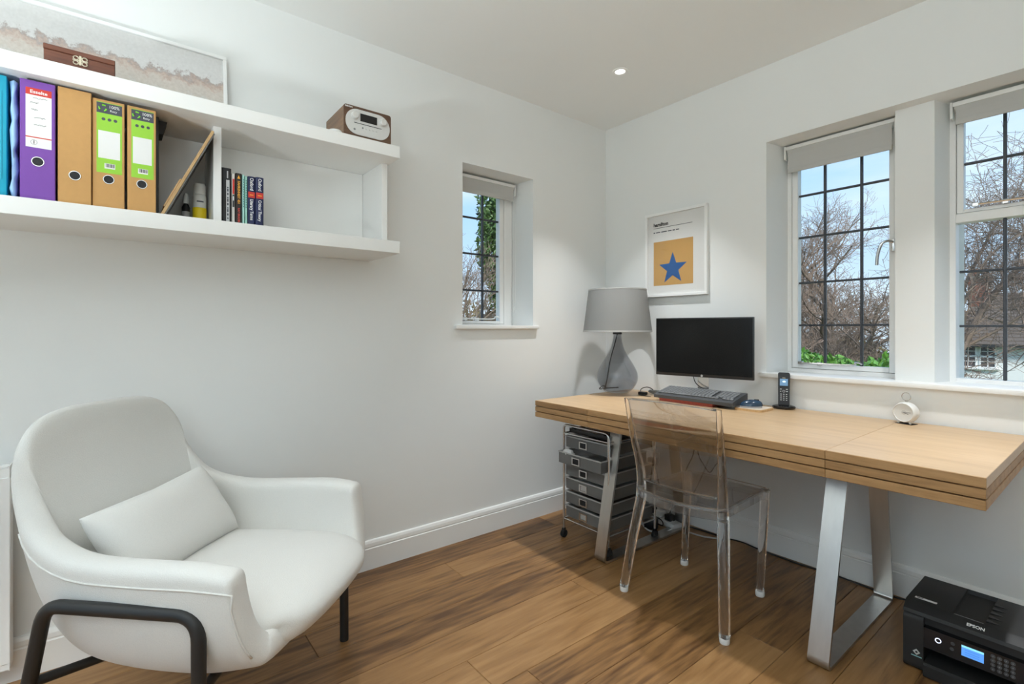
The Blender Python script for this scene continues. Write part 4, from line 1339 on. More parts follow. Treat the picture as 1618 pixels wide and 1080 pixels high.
kk.obj('keys', M('grey_keys', (0.16, 0.165, 0.17), 0.45, var=0.2), kb, smooth=True)['kind'] = 'stuff'
coil = thing('cable_coil', 'coiled grey cable with a black adapter left of the keyboard', 'cable', (0.515, -0.165, DT))
pts = []
for i in range(70):
    a = i / 70 * 2 * PI * 4
    pts.append((0.03 + 0.060 * math.cos(a) * (1 + 0.12 * math.sin(i * 0.9)), 0.028 * math.sin(a), 0.008 + 0.014 * (i / 70) + 0.009 * (1 + math.sin(a * 0.5 + i * 0.1))))
B().tube(pts, 0.0042, 6).obj('cable_loops', M('grey_cable', (0.12, 0.125, 0.125), 0.5), coil, smooth=True, angle=0)
B().box(-0.095, -0.045, -0.03, 0.0, 0.0, 0.018, 0.005, 2).obj('adapter_block', black_m, coil, smooth=True)
B().tube(catmull([(-0.09, -0.012, 0.010), (-0.10, 0.01, 0.03), (-0.07, 0.025, 0.043), (-0.03, 0.02, 0.035), (0.0, 0.0, 0.022)], 6), 0.0028, 6).obj('adapter_lead', black_m, coil, smooth=True)
B().tube(catmull([(-0.05, -0.03, 0.004), (-0.03, -0.045, 0.004), (-0.07, -0.055, 0.004), (-0.03, -0.07, 0.004), (0.03, -0.075, 0.004)], 6), 0.0022, 6).obj('adapter_lead', black_m, coil, smooth=True)
mc = thing('monitor_lead', 'thin black lead hanging from the monitor to the keyboard', 'cable', (0.825, -0.125, DT))
B().tube(catmull([(-0.06, -0.035, 0.135), (-0.04, -0.045, 0.10), (0.0, -0.047, 0.075), (0.05, -0.048, 0.066), (0.10, -0.035, 0.064), (0.12, -0.0, 0.058)], 8), 0.0026, 6).obj('lead', black_m, mc, smooth=True)

mat_ = thing('wooden_mouse_pad', 'small pale wooden tray under the mouse', 'mouse pad', (1.118, -0.205, DT), 0.0)
mp_ = [(1.047, -0.276), (1.182, -0.282), (1.191, -0.130), (1.042, -0.120)]
bm = bmesh.new()
B().prism(rrect(0.135, 0.145, 0.02, 5), 0.0, 0.010).obj('tray_body', lightwood_m, mat_, smooth=True, angle=30)
B().prism(rrect(0.121, 0.131, 0.016, 5), 0.0101, 0.0112).obj('tray_inlay', M('pale_inlay', (0.60, 0.52, 0.43), 0.6, var=0.08), mat_)
bm.free()
mouse = thing('computer_mouse', 'dark blue and black computer mouse on the wooden tray', 'mouse', (1.112, -0.222, DT + 0.0113), math.radians(38))
def dome(L_, W_, H_, z0, n=20, m=8):
    vs, fs = [], []
    for j in range(m + 1):
        ph = PI / 2 * j / m
        for i in range(n):
            th = 2 * PI * i / n
            rr = math.cos(ph) ** 0.75
            x = L_ / 2 * math.cos(th) * rr + 0.008 * math.sin(ph)
            y = W_ / 2 * math.sin(th) * rr * (1 - 0.10 * math.cos(th) ** 2)
            vs.append((x, y, z0 + H_ * math.sin(ph)))
    for j in range(m):
        for i in range(n):
            fs.append((j * n + i, j * n + (i + 1) % n, (j + 1) * n + (i + 1) % n, (j + 1) * n + i))
    fs.append(tuple(range(n - 1, -1, -1)))
    return vs, fs
v_, f_ = dome(0.104, 0.060, 0.030, 0.008)
B().add(v_, f_).obj('mouse_shell', M('mouse_blue', (0.018, 0.045, 0.085), 0.2, var=0.1), mouse, smooth=True, angle=60)
B().prism([(0.051 * math.cos(2 * PI * i / 24), 0.0295 * math.sin(2 * PI * i / 24)) for i in range(24)], 0.0, 0.0082).obj('mouse_base', M('mouse_grey', (0.35, 0.35, 0.36), 0.4), mouse, smooth=True, angle=40)
B().box(0.014, 0.036, -0.003, 0.003, 0.030, 0.040, 0.002, 2).obj('scroll_wheel', rubber_m, mouse, smooth=True)

# ---------------------------------------------------------------- phone
ph = thing('cordless_phone', 'black cordless phone standing in its charging base', 'phone', (1.197, -0.062, DT), math.radians(20))
B().lathe([(0.0001, 0.0), (0.044, 0.0), (0.050, 0.003), (0.052, 0.010), (0.048, 0.015), (0.030, 0.020), (0.0001, 0.021)], 30, Matrix.Diagonal((1, 0.8, 1, 1))).obj('charging_base', blackgloss_m, ph, smooth=True)
pt = Matrix.Translation((0, 0.004, 0.012)) @ Matrix.Rotation(math.radians(-6), 4, 'X')
hs_prof = rrect(0.049, 0.165, 0.008, 4)
B().prism([(a * (1 + 0.05 * (c > 0.05)), c + 0.0825) for a, c in hs_prof], -0.011, 0.011, pt @ basis((0, 0, 0), (1, 0, 0), (0, 0, 1))).obj('handset', black_m, ph, smooth=True, angle=30)
fm = lambda x, z, d=0.0112: pt @ basis((x, -d, z), (1, 0, 0), (0, 0, 1))
B().box(-0.0175, 0.0175, -0.0005, 0.0005, 0.100, 0.134, 0, 1, pt @ Matrix.Translation((0, -0.0112, 0))).obj('screen', M('phone_screen', (0.05, 0.09, 0.14), 0.2, emit=(0.13, 0.26, 0.42), estr=0.8), ph)
B().prism([(-0.006, -0.003), (0.006, -0.003), (0.008, 0.003), (0.0, 0.007), (-0.008, 0.003)], 0, 0.0003, fm(0.001, 0.119, 0.0118)).obj('screen_icon', M('phone_icon', (0.5, 0.6, 0.65), 0.4, emit=(0.5, 0.62, 0.7), estr=0.8), ph)
keym = M('phone_keys', (0.55, 0.55, 0.55), 0.4)
kb_ = B()
for r in range(4):
    for c in range(3):
        kb_.box(-0.0030, 0.0030, -0.0016, 0.0016, 0, 0.0006, 0, 1, fm(-0.012 + c * 0.012, 0.030 + r * 0.0095))
for x, z, w in ((-0.013, 0.083, 0.004), (0.013, 0.083, 0.004), (-0.014, 0.072, 0.0026), (0.014, 0.072, 0.0034)):
    kb_.box(-w, w, -0.0018, 0.0018, 0, 0.0006, 0, 1, fm(x, z))
kb_.lathe([(0.0045, 0), (0.0045, 0.0007), (0.0058, 0.0007), (0.0058, 0)], 16, fm(0, 0.073))
kb_.obj('keypad', keym, ph)
B().box(-0.006, 0.006, 0, 0.0004, -0.001, 0.001, 0, 1, pt @ Matrix.Translation((0, -0.0115, 0.141))).obj('earpiece', grey_m, ph)
B().box(-0.007, 0.007, -0.0012, 0.0012, 0, 0.0004, 0, 1, fm(0, 0.1375)).obj('logo_print', M('phone_logo', (0.5, 0.4, 0.2), 0.4), ph)

# ---------------------------------------------------------------- alarm clock
clock = thing('alarm_clock', 'round white alarm clock with a wire ring on top', 'clock', (1.685, -0.072, DT), math.radians(-14))
cz = 0.048
cm = basis((0, 0, cz), (1, 0, 0), (0, 0, 1))     # local z faces -y
cw_m = M('clock_white', (0.72, 0.72, 0.70), 0.3, var=0.01)
B().lathe([(0.0001, -0.026), (0.030, -0.026), (0.038, -0.021), (0.0425, -0.008), (0.0425, 0.010), (0.039, 0.022), (0.0365, 0.0235), (0.035, 0.020), (0.0001, 0.018)], 40, cm).obj('clock_case', cw_m, clock, smooth=True, angle=50)
B().lathe([(0.0001, 0.0185), (0.0348, 0.0185)], 40, cm).obj('dial', M('clock_dial', (0.60, 0.59, 0.56), 0.5), clock)
dk = B()
for k in range(12):
    a = k * PI / 6
    dk.box(-0.0007, 0.0007, 0.027, 0.031, 0.0188, 0.0192, 0, 1, cm @ Matrix.Rotation(a, 4, 'Z'))
dk.obj('hour_marks', grey_m, clock)
B().box(-0.001, 0.001, -0.003, 0.018, 0.0192, 0.0197, 0, 1, cm @ Matrix.Rotation(-1.9, 4, 'Z')).obj('hand', darkgrey_m, clock)
B().box(-0.0008, 0.0008, -0.003, 0.026, 0.0198, 0.0203, 0, 1, cm @ Matrix.Rotation(-1.5, 4, 'Z')).obj('hand', grey_m, clock)
B().lathe([(0.0001, 0.0245), (0.020, 0.0238), (0.0355, 0.0215)], 40, cm).obj('dial_glass', thin_glass('dial_glass', (0.97, 0.97, 0.97), ior=1.4), clock, smooth=True)
B().tube([(0.0165 * math.cos(a), 0, 0.112 + 0.0165 * math.sin(a)) for a in [2 * PI * k / 24 for k in range(24)]], 0.0016, 8, True).obj('ring_handle', chrome_m, clock, smooth=True, angle=0)
B().cyl((0, 0, 0.089), (0, 0, 0.097), 0.004, 12).obj('ring_post', chrome_m, clock, smooth=True)
for sx in (-1, 1):
    B().tube([(sx * 0.016, -0.012, 0.012), (sx * 0.024, -0.014, 0.003)], [0.0035, 0.004], 10).obj('foot', cw_m, clock, smooth=True)
B().tube([(0, 0.016, 0.014), (0, 0.02, 0.003)], [0.0035, 0.004], 10).obj('foot', cw_m, clock, smooth=True)
B().box(-0.03, 0.03, -0.022, 0.024, 0.0, 0.0012).obj('felt_pad', ink_m, clock)

# ---------------------------------------------------------------- drawer trolley
TX0, TX1, TY0, TY1 = 0.322, 0.640, -0.715, -0.335
tro = thing('drawer_trolley', 'six-drawer mesh plastic trolley on castors under the desk', 'trolley', ((TX0 + TX1) / 2, (TY0 + TY1) / 2, 0))
hx, hy = (TX1 - TX0) / 2, (TY1 - TY0) / 2
TT = 0.618
chr_m = chrome_m
for sy in (-1, 1):
    path = fillet([(-hx, sy * hy, 0.052), (-hx, sy * hy, TT), (hx, sy * hy, TT), (hx, sy * hy, 0.052)], 0.025, 5)
    B().tube(path, 0.0065, 10).obj('frame_hoop', chr_m, tro, smooth=True, angle=60)
    B().cyl((-hx, sy * hy, 0.105), (hx, sy * hy, 0.105), 0.0045, 8).obj('cross_rail', chr_m, tro, smooth=True)
    B().cyl((-hx, sy * hy, 0.572), (hx, sy * hy, 0.572), 0.0045, 8).obj('cross_rail', chr_m, tro, smooth=True)
for sx in (-1, 1):
    for z in (0.105, 0.572):
        B().cyl((sx * hx, -hy, z), (sx * hx, hy, z), 0.0045, 8).obj('side_rail', chr_m, tro, smooth=True)
    for sy in (-1, 1):
        c = B()
        c.lathe([(0.0001, -0.011), (0.017, -0.011), (0.0215, -0.007), (0.0215, 0.007), (0.017, 0.011), (0.0001, 0.011)], 18, basis((sx * hx, sy * hy, 0.0215), (0, 1, 0), (0, 0, 1)))
        ca = c.obj('castor', rubber_m, tro, smooth=True)
        B().box(sx * hx - 0.008, sx * hx + 0.008, sy * hy - 0.01, sy * hy + 0.01, 0.036, 0.053, 0.003, 1).obj('castor_fork', black_m, ca, smooth=True)
mesh_m = thin_glass('smoky_drawer_plastic', (0.80, 0.80, 0.80), 0.25, ior=1.5)
def plast(name, col, alpha):
    m = M(name, col, 0.4, var=0.04)
    b_ = m.node_tree.nodes['Principled BSDF']
    b_.inputs['Alpha'].default_value = alpha
    return m
drw_m = plast('translucent_grey_plastic', (0.17, 0.17, 0.165), 0.62)
rimd_m = M('drawer_rim_grey', (0.36, 0.355, 0.345), 0.4, var=0.03)
rr = random.Random(12)
for k in range(6):
    z1 = 0.560 - k * 0.0755
    z0 = z1 - 0.062
    pull = 0.055 if k == 1 else 0.0
    w_, d_ = hx - 0.009, hy - 0.008
    y0_, y1_ = -d_ - pull, d_ - pull
    th = 0.003
    db = B()
    db.box(-w_, w_, y0_, y1_, z0, z0 + th)
    db.box(-w_, w_, y0_, y0_ + th, z0 + th, z1 - 0.006)
    db.box(-w_, w_, y1_ - th, y1_, z0 + th, z1 - 0.006)
    db.box(-w_, -w_ + th, y0_ + th, y1_ - th, z0 + th, z1 - 0.006)
    db.box(w_ - th, w_, y0_ + th, y1_ - th, z0 + th, z1 - 0.006)
    d = db.obj('drawer', drw_m, tro)
    rb = B()
    rb.box(-w_ - 0.003, w_ + 0.003, y0_ - 0.004, y0_ + 0.004, z1 - 0.006, z1, 0.001, 1)
    rb.box(-w_ - 0.003, w_ + 0.003, y1_ - 0.004, y1_ + 0.004, z1 - 0.006, z1, 0.001, 1)
    rb.box(-w_ - 0.003, -w_ + 0.004, y0_ + 0.004, y1_ - 0.004, z1 - 0.006, z1, 0.001, 1)
    rb.box(w_ - 0.004, w_ + 0.003, y0_ + 0.004, y1_ - 0.004, z1 - 0.006, z1, 0.001, 1)
    rb.obj('drawer_rim', rimd_m, d)
    hb_ = B()
    hx0, hz = -0.020, (z0 + z1) / 2 - 0.004
    for (xa, xb, za, zb) in ((-0.028, 0.028, 0.014, 0.019), (-0.028, 0.028, -0.019, -0.014), (-0.028, -0.021, -0.014, 0.014), (0.021, 0.028, -0.014, 0.014)):
        hb_.box(hx0 + xa, hx0 + xb, y0_ - 0.006, y0_, hz + za, hz + zb)
    hb_.obj('label_holder', chr_m, d)
    B().box(hx0 - 0.020, hx0 + 0.020, y0_ - 0.0015, y0_ - 0.0002, hz - 0.013, hz + 0.013).obj('label_card', ink_m if k in (0, 1, 2, 4) else rimd_m, d)
    if k != 1:
        cnt = M('drawer_contents', [(0.05, 0.05, 0.05), None, (0.10, 0.10, 0.10), (0.45, 0.45, 0.43), (0.10, 0.06, 0.05), (0.30, 0.31, 0.31)][k], 0.7, var=0.5, bscale=25)
        B().box(-w_ + 0.012, w_ - 0.03, y0_ + 0.012, y1_ - 0.03, z0 + th + 0.001, z0 + 0.022 + 0.02 * rr.random(), 0.003, 1).obj('drawer_contents', cnt, d)
# things in and on the trolley
t = thing('crumpled_tissue', 'crumpled white tissue poking out of the open trolley drawer', 'tissue', (0.372, -0.735, 0.4262))
b = B()
rr = random.Random(5)
b.ball((0, 0, 0.036), 0.034, 14, 9, (1.25, 0.8, 1.0))
b.v = [v * 1.0 + Vector((rr.uniform(-.006, .006), rr.uniform(-.006, .006), rr.uniform(-.006, .006))) for v in b.v]
b.v = [Vector((v.x, v.y, max(0.0, v.z))) for v in b.v]
b.obj('tissue_folds', M('tissue_paper', (0.72, 0.71, 0.69), 0.9), t, smooth=True, angle=30, merge=0.0005)
t = thing('black_tray', 'flat black tray of papers on top of the trolley', 'tray', (0.48, -0.53, 0.5775))
B().box(-0.135, 0.135, -0.165, 0.165, 0.0, 0.004, 0.001, 1).obj('tray_floor', black_m, t)
for (xa, xb, ya, yb) in ((-0.135, 0.135, -0.165, -0.161), (-0.135, 0.135, 0.161, 0.165), (-0.135, -0.131, -0.161, 0.161), (0.131, 0.135, -0.161, 0.161)):
    B().box(xa, xb, ya, yb, 0.004, 0.022, 0.001, 1).obj('tray_side', black_m, t)
B().box(-0.12, 0.05, -0.15, 0.12, 0.0045, 0.014, 0.001, 1).obj('paper_stack', paper_m, t)

# ---------------------------------------------------------------- printer
pr = thing('printer', 'black inkjet printer with a lit blue screen on the floor under the desk end', 'printer', (1.975, -0.398, 0))
PWD, PDP = 0.188, 0.147          # half width, half depth
prof = [(-PDP, 0.012), (-PDP, 0.188), (-PDP + 0.006, 0.199), (-PDP + 0.032, 0.2185), (-PDP + 0.042, 0.2205), (PDP - 0.02, 0.2205), (PDP - 0.006, 0.214), (PDP, 0.20), (PDP, 0.012)]
# body split: left cheek, right cheek, lid, core with recessed front
def ysl(name, x0, x1, pr_, mat, bev=0):
    vs = [(x, y, z) for x in (x0, x1) for y, z in pr_]
    n = len(pr_)
    return B().add(vs, [(i, (i + 1) % n, n + (i + 1) % n, n + i) for i in range(n)] + [tuple(range(n)), tuple(range(2 * n - 1, n - 1, -1))]).obj(name, mat, pr, smooth=True, angle=25)
low = [(-PDP, 0.012), (-PDP, 0.190), (PDP, 0.190), (PDP, 0.012)]
cheek = B().prism(fillet([(-PDP, 0.006, 0), (-PDP, 0.188, 0), (PDP, 0.188, 0), (PDP, 0.006, 0)], 0.028, 6, True) and [(p.x, p.y) for p in fillet([(-PDP, 0.0045, 0), (-PDP, 0.190, 0), (PDP, 0.190, 0), (PDP, 0.0045, 0)], 0.022, 6, True)], 0, 0.054, basis((-PWD, 0, 0), (0, 1, 0), (0, 0, 1))).obj('side_cheek', blackmatt_m, pr, smooth=True, angle=30)
B().prism([(p.x, p.y) for p in fillet([(-PDP, 0.0045, 0), (-PDP, 0.190, 0), (PDP, 0.190, 0), (PDP, 0.0045, 0)], 0.022, 6, True)], 0, 0.054, basis((PWD - 0.054, 0, 0), (0, 1, 0), (0, 0, 1))).obj('side_cheek', blackmatt_m, pr, smooth=True, angle=30)
ysl('core', -PWD + 0.0542, PWD - 0.0542, [(-PDP + 0.10, 0.012), (-PDP + 0.10, 0.094), (-PDP + 0.02, 0.096), (-PDP + 0.020, 0.189), (PDP - 0.004, 0.189), (PDP - 0.004, 0.012)], blackmatt_m)
panel = ysl('control_panel', -PWD + 0.0545, PWD - 0.0545, [(-PDP - 0.003, 0.094), (-PDP + 0.002, 0.157), (-PDP + 0.0195, 0.160), (-PDP + 0.0195, 0.094)], blackgloss_m)
ysl('paper_tray', -PWD + 0.056, PWD - 0.056, [(-PDP - 0.016, 0.0045), (-PDP - 0.016, 0.040), (-PDP - 0.008, 0.046), (-PDP + 0.098, 0.046), (-PDP + 0.098, 0.0045)], blackmatt_m)
# scanner lid with the document-feeder recess
lid_prof = [(-PDP, 0.1905), (-PDP + 0.004, 0.201), (-PDP + 0.030, 0.2185), (-PDP + 0.040, 0.2205), (PDP - 0.018, 0.2205), (PDP - 0.006, 0.215), (PDP, 0.204), (PDP, 0.1905)]
rx0, rx1 = -0.068, 0.010
ysl('scanner_lid', -PWD, rx0, lid_prof, blackmatt_m)
ysl('scanner_lid', rx0 + 0.0001, rx1, [(-PDP, 0.1905), (-PDP + 0.004, 0.201), (-PDP + 0.030, 0.2185), (-PDP + 0.036, 0.2200), (-PDP + 0.038, 0.200), (PDP - 0.022, 0.206), (PDP - 0.018, 0.2205), (PDP - 0.006, 0.215), (PDP, 0.204), (PDP, 0.1905)], blackmatt_m)
ysl('scanner_lid', rx1 + 0.0001, PWD, lid_prof, blackmatt_m)
B().box(rx0 + 0.004, rx1 - 0.004, -PDP + 0.037, -PDP + 0.041, 0.212, 0.2195).obj('feeder_lip', grey_m, pr)
for k in range(5):
    y = -0.085 + k * 0.036
    B().add([(rx1 + 0.001, y - 0.012, 0.2206), (rx1 + 0.034, y, 0.2206), (rx1 + 0.001, y + 0.010, 0.2206), (rx1 + 0.001, y - 0.012, 0.225), (rx1 + 0.001, y + 0.010, 0.225)], [(0, 1, 3), (1, 2, 4), (3, 1, 4), (0, 3, 4, 2), (0, 2, 1)]).obj('feeder_rib', black_m, pr)
pf = lambda x, z, d=0.0: basis((x, -PDP - 0.0032 + (z - 0.094) * 0.08 + d, z), (1, 0, 0), (0, 0.08, 1))
scr_m = M('printer_screen', (0.02, 0.05, 0.12), 0.3, emit=(0.10, 0.32, 0.85), estr=1.0)
B().prism([(-0.026, -0.016), (0.026, -0.016), (0.026, 0.016), (-0.026, 0.016)], 0, 0.0006, pf(-0.013, 0.130)).obj('screen', scr_m, pr)
B().prism([(-0.026, 0.010), (0.026, 0.010), (0.026, 0.016), (-0.026, 0.016)], 0.0006, 0.0009, pf(-0.013, 0.130)).obj('screen_header', M('printer_screen_header', (0.1, 0.3, 0.3), 0.3, emit=(0.25, 0.65, 0.75), estr=1.0), pr)
for zz in (0.004, -0.003, -0.009):
    B().prism([(-0.018, zz - 0.0012), (0.016, zz - 0.0012), (0.016, zz + 0.0012), (-0.018, zz + 0.0012)], 0.0006, 0.0009, pf(-0.013, 0.130)).obj('screen_print', M('printer_screen_lines', (0.02, 0.1, 0.3), 0.3, emit=(0.05, 0.18, 0.55), estr=1.0), pr)
B().lathe([(0.0058, 0.0004), (0.0058, 0.0010), (0.0080, 0.0010), (0.0080, 0.0004)], 24, pf(-0.096, 0.131)).obj('power_ring', M('power_ring_light', (0.6, 0.65, 0.8), 0.3, emit=(0.75, 0.82, 1.0), estr=1.3), pr)
for (x, z) in ((-0.060, 0.138), (-0.062, 0.121)):
    B().lathe([(0.0001, 0.001), (0.005, 0.001), (0.0055, 0)], 14, pf(x, z)).obj('button', darkgrey_m, pr)
for r in range(4):
    for c in range(4):
        B().lathe([(0.0001, 0.0014), (0.0050, 0.0012), (0.0058, 0)], 14, pf(0.033 + c * 0.0145, 0.146 - r * 0.0125)).obj('keypad_button', darkgrey_m, pr, smooth=True)
kd = B()
for r in range(4):
    for c in range(4):
        kd.box(-0.0012, 0.0012, -0.0015, 0.0015, 0.0015, 0.0017, 0, 1, pf(0.033 + c * 0.0145, 0.146 - r * 0.0125))
kd.obj('keypad_print', grey_m, pr)
slope = basis((-0.030, -PDP + 0.016, 0.2098), (1, 0, 0), (0, 0.026, 0.0175))
text('print', white_ink, pr, 'EPSON', 0.0140, slope, bold=0.0003)
B().box(-0.170, -0.112, -0.086, -0.073, 0.2206, 0.2210).obj('sticker', paper_m, pr)
B().box(-0.165, -0.148, -0.082, -0.077, 0.2211, 0.2213).obj('sticker_print', darkband_m, pr)
lg = basis((-0.152, -PDP - 0.0003, 0.066), (1, 0, 0), (0, 0, 1))
B().prism([(0, -0.010), (0.010, 0), (0, 0.010), (-0.010, 0)], 0, 0.0004, lg).obj('logo_mark', M('logo_grey', (0.5, 0.5, 0.48), 0.5), pr)
B().lathe([(0.0001, 0.0006), (0.0035, 0.0006)], 12, lg).obj('logo_mark', ink_m, pr)
B().box(-0.014, 0.014, -0.0155, -0.0125, 0, 0.0004, 0, 1, lg).obj('logo_mark', M('logo_teal', (0.25, 0.5, 0.52), 0.5), pr)
for sx in (-1, 1):
    for sy in (-1, 1):
        B().lathe([(0.0001, 0.0), (0.010, 0.0), (0.010, 0.0046), (0.0001, 0.0046)], 12, Matrix.Translation((sx * 0.16, sy * 0.11, 0))).obj('foot', rubber_m, pr)

# ---------------------------------------------------------------- sockets, cables, adapters under the desk
def cable(label, pts, r=0.0032, mat=None, name='power_cable'):
    p = catmull(pts, 8)
    o = Vector(pts[0])
    t = thing(name, label, 'cable', (o.x, o.y, 0))
    B().tube([q - Vector((o.x, o.y, 0)) for q in p], r, 7).obj('cable_sheath', mat or black_m, t, smooth=True, angle=0)
    return t
sock = thing('wall_socket', 'white double wall socket behind the trolley with a black plug', 'socket', (0.365, 0, 0.33))
B().box(-0.073, 0.073, -0.009, 0.0, -0.043, 0.043, 0.002, 2).obj('face_plate', white_plastic, sock, smooth=True)
for x in (-0.036, 0.036):
    B().box(x - 0.009, x + 0.009, -0.0115, -0.009, 0.018, 0.032, 0.001, 1).obj('rocker_switch', white_plastic, sock)
B().box(0.014, 0.060, -0.045, -0.0092, -0.034, 0.012, 0.005, 2).obj('plug', black_m, sock, smooth=True)
cable('black cable drooping from the desk underside, nearer the trolley', [(0.735, -0.06, 0.655), (0.70, -0.05, 0.44), (0.655, -0.045, 0.34), (0.60, -0.05, 0.20), (0.57, -0.10, 0.045)])
cable('black cable hanging in a loop under the middle of the desk', [(0.735, -0.10, 0.655), (0.738, -0.07, 0.45), (0.765, -0.06, 0.385), (0.80, -0.055, 0.345), (0.835, -0.06, 0.39), (0.875, -0.07, 0.455), (0.93, -0.10, 0.655)])
rr = random.Random(2)
pts = [(0.60, -0.085, 0.004)]
for k in range(1, 13):
    x = 0.60 + k * 0.0925
    pts.append((x, -0.036 - 0.010 * rr.random() - 0.006 * (k % 2), 0.004 + (0.006 if k in (4, 5, 9) else 0.0)))
pts += [(1.735, -0.095, 0.004), (1.762, -0.20, 0.004), (1.774, -0.30, 0.004), (1.783, -0.34, 0.03)]
cable('long black cable lying along the baseboard to the printer', pts, 0.0036)
strip = thing('extension_block', 'white extension block with cables on the floor behind the trolley', 'extension lead', (0.53, -0.115, 0), math.radians(-12))
B().box(-0.13, 0.13, -0.032, 0.032, 0.0, 0.034, 0.005, 2).obj('block_body', white_plastic, strip, smooth=True)
for k in range(3):
    B().box(-0.105 + k * 0.075, -0.06 + k * 0.075, -0.022, 0.022, 0.0345, 0.068, 0.005, 2).obj('plug', black_m if k != 1 else white_plastic, strip, smooth=True)
t = thing('power_adapter', 'black power adapter standing on the floor behind the trolley wheel', 'adapter', (0.545, -0.235, 0), 0.4)
B().box(-0.035, 0.035, -0.03, 0.03, 0.0, 0.058, 0.008, 2).obj('adapter_body', black_m, t, smooth=True)
B().tube(catmull([(0.03, 0.0, 0.03), (0.06, 0.02, 0.02), (0.04, 0.07, 0.03), (-0.02, 0.08, 0.05)], 6), 0.003, 6).obj('adapter_lead', black_m, t, smooth=True)
cable('white cable looping over the floor near the trolley wheel', [(0.40, -0.10, 0.02), (0.45, -0.20, 0.006), (0.56, -0.285, 0.005), (0.635, -0.24, 0.006), (0.64, -0.15, 0.02), (0.59, -0.13, 0.05)], 0.0045, white_plastic)
cable('thin grey cable running from the extension block towards the chair', [(0.62, -0.10, 0.01), (0.70, -0.13, 0.006), (0.80, -0.12, 0.005), (0.88, -0.07, 0.005)], 0.004, M('pale_cable', (0.5, 0.5, 0.48), 0.5))

# ---------------------------------------------------------------- radiator
rad = thing('radiator', 'white panel radiator cut off by the left edge of the photo', 'radiator', (0, -3.45, 0.08))
RL = 0.548
b = B()
prof = []
y = -RL
while y < RL - 0.012:
    prof += [(0.098, y), (0.098, y + 0.022), (0.094, y + 0.027), (0.094, y + 0.030)]
    y += 0.0335
b.box(0.040, 0.094, -RL, RL, 0.0, 0.628)
b.obj('panel_core', trim_m, rad)
yy = -RL + 0.004
while yy < RL - 0.02:
    B().box(0.0942, 0.098, yy, yy + 0.024, 0.02, 0.60, 0.0015, 1).obj('flute', trim_m, rad)
    yy += 0.0335
B().box(0.036, 0.0995, -RL - 0.002, -RL + 0.001, -0.002, 0.636).obj('end_cap', trim_m, rad)
B().box(0.036, 0.0995, RL - 0.001, RL + 0.002, -0.002, 0.636).obj('end_cap', trim_m, rad)
gb = B()
for k in range(34):
    gb.box(0.044, 0.092, -RL + 0.02 + k * 0.032, -RL + 0.036 + k * 0.032, 0.629, 0.633)
gb.obj('top_grille', trim_m, rad)
for y in (-0.4, 0.4):
    B().box(0.0185, 0.04, y - 0.015, y + 0.015, 0.1, 0.55).obj('wall_bracket', trim_m, rad)

# ---------------------------------------------------------------- outside
GZ = -2.6
grass_m = M('grass', (0.10, 0.13, 0.045), 0.9, bump=0.6, bscale=6, var=0.4)
bpy_ground = B().box(-60, 40, -40, 80, GZ - 0.5, GZ).obj('ground', grass_m)
structure(bpy_ground, 'grass lawn outside the windows')
bark_m = M('bark', (0.20, 0.15, 0.115), 0.85, bump=0.5, bscale=30, var=0.35)
bark2_m = M('grey_bark', (0.19, 0.155, 0.13), 0.85, bump=0.4, bscale=40, var=0.3)
twig_m = M('twigs', (0.24, 0.175, 0.135), 0.85, var=0.3, bscale=12)
leaf_ms = [M('ivy_leaf', (0.065, 0.13, 0.028), 0.5, var=0.45, bscale=4), M('laurel_leaf', (0.13, 0.30, 0.05), 0.4, var=0.45, bscale=9), M('yew_leaf', (0.13, 0.16, 0.035), 0.6, var=0.5, bscale=3), M('brown_scrub', (0.20, 0.165, 0.085), 0.8, var=0.45, bscale=3)]

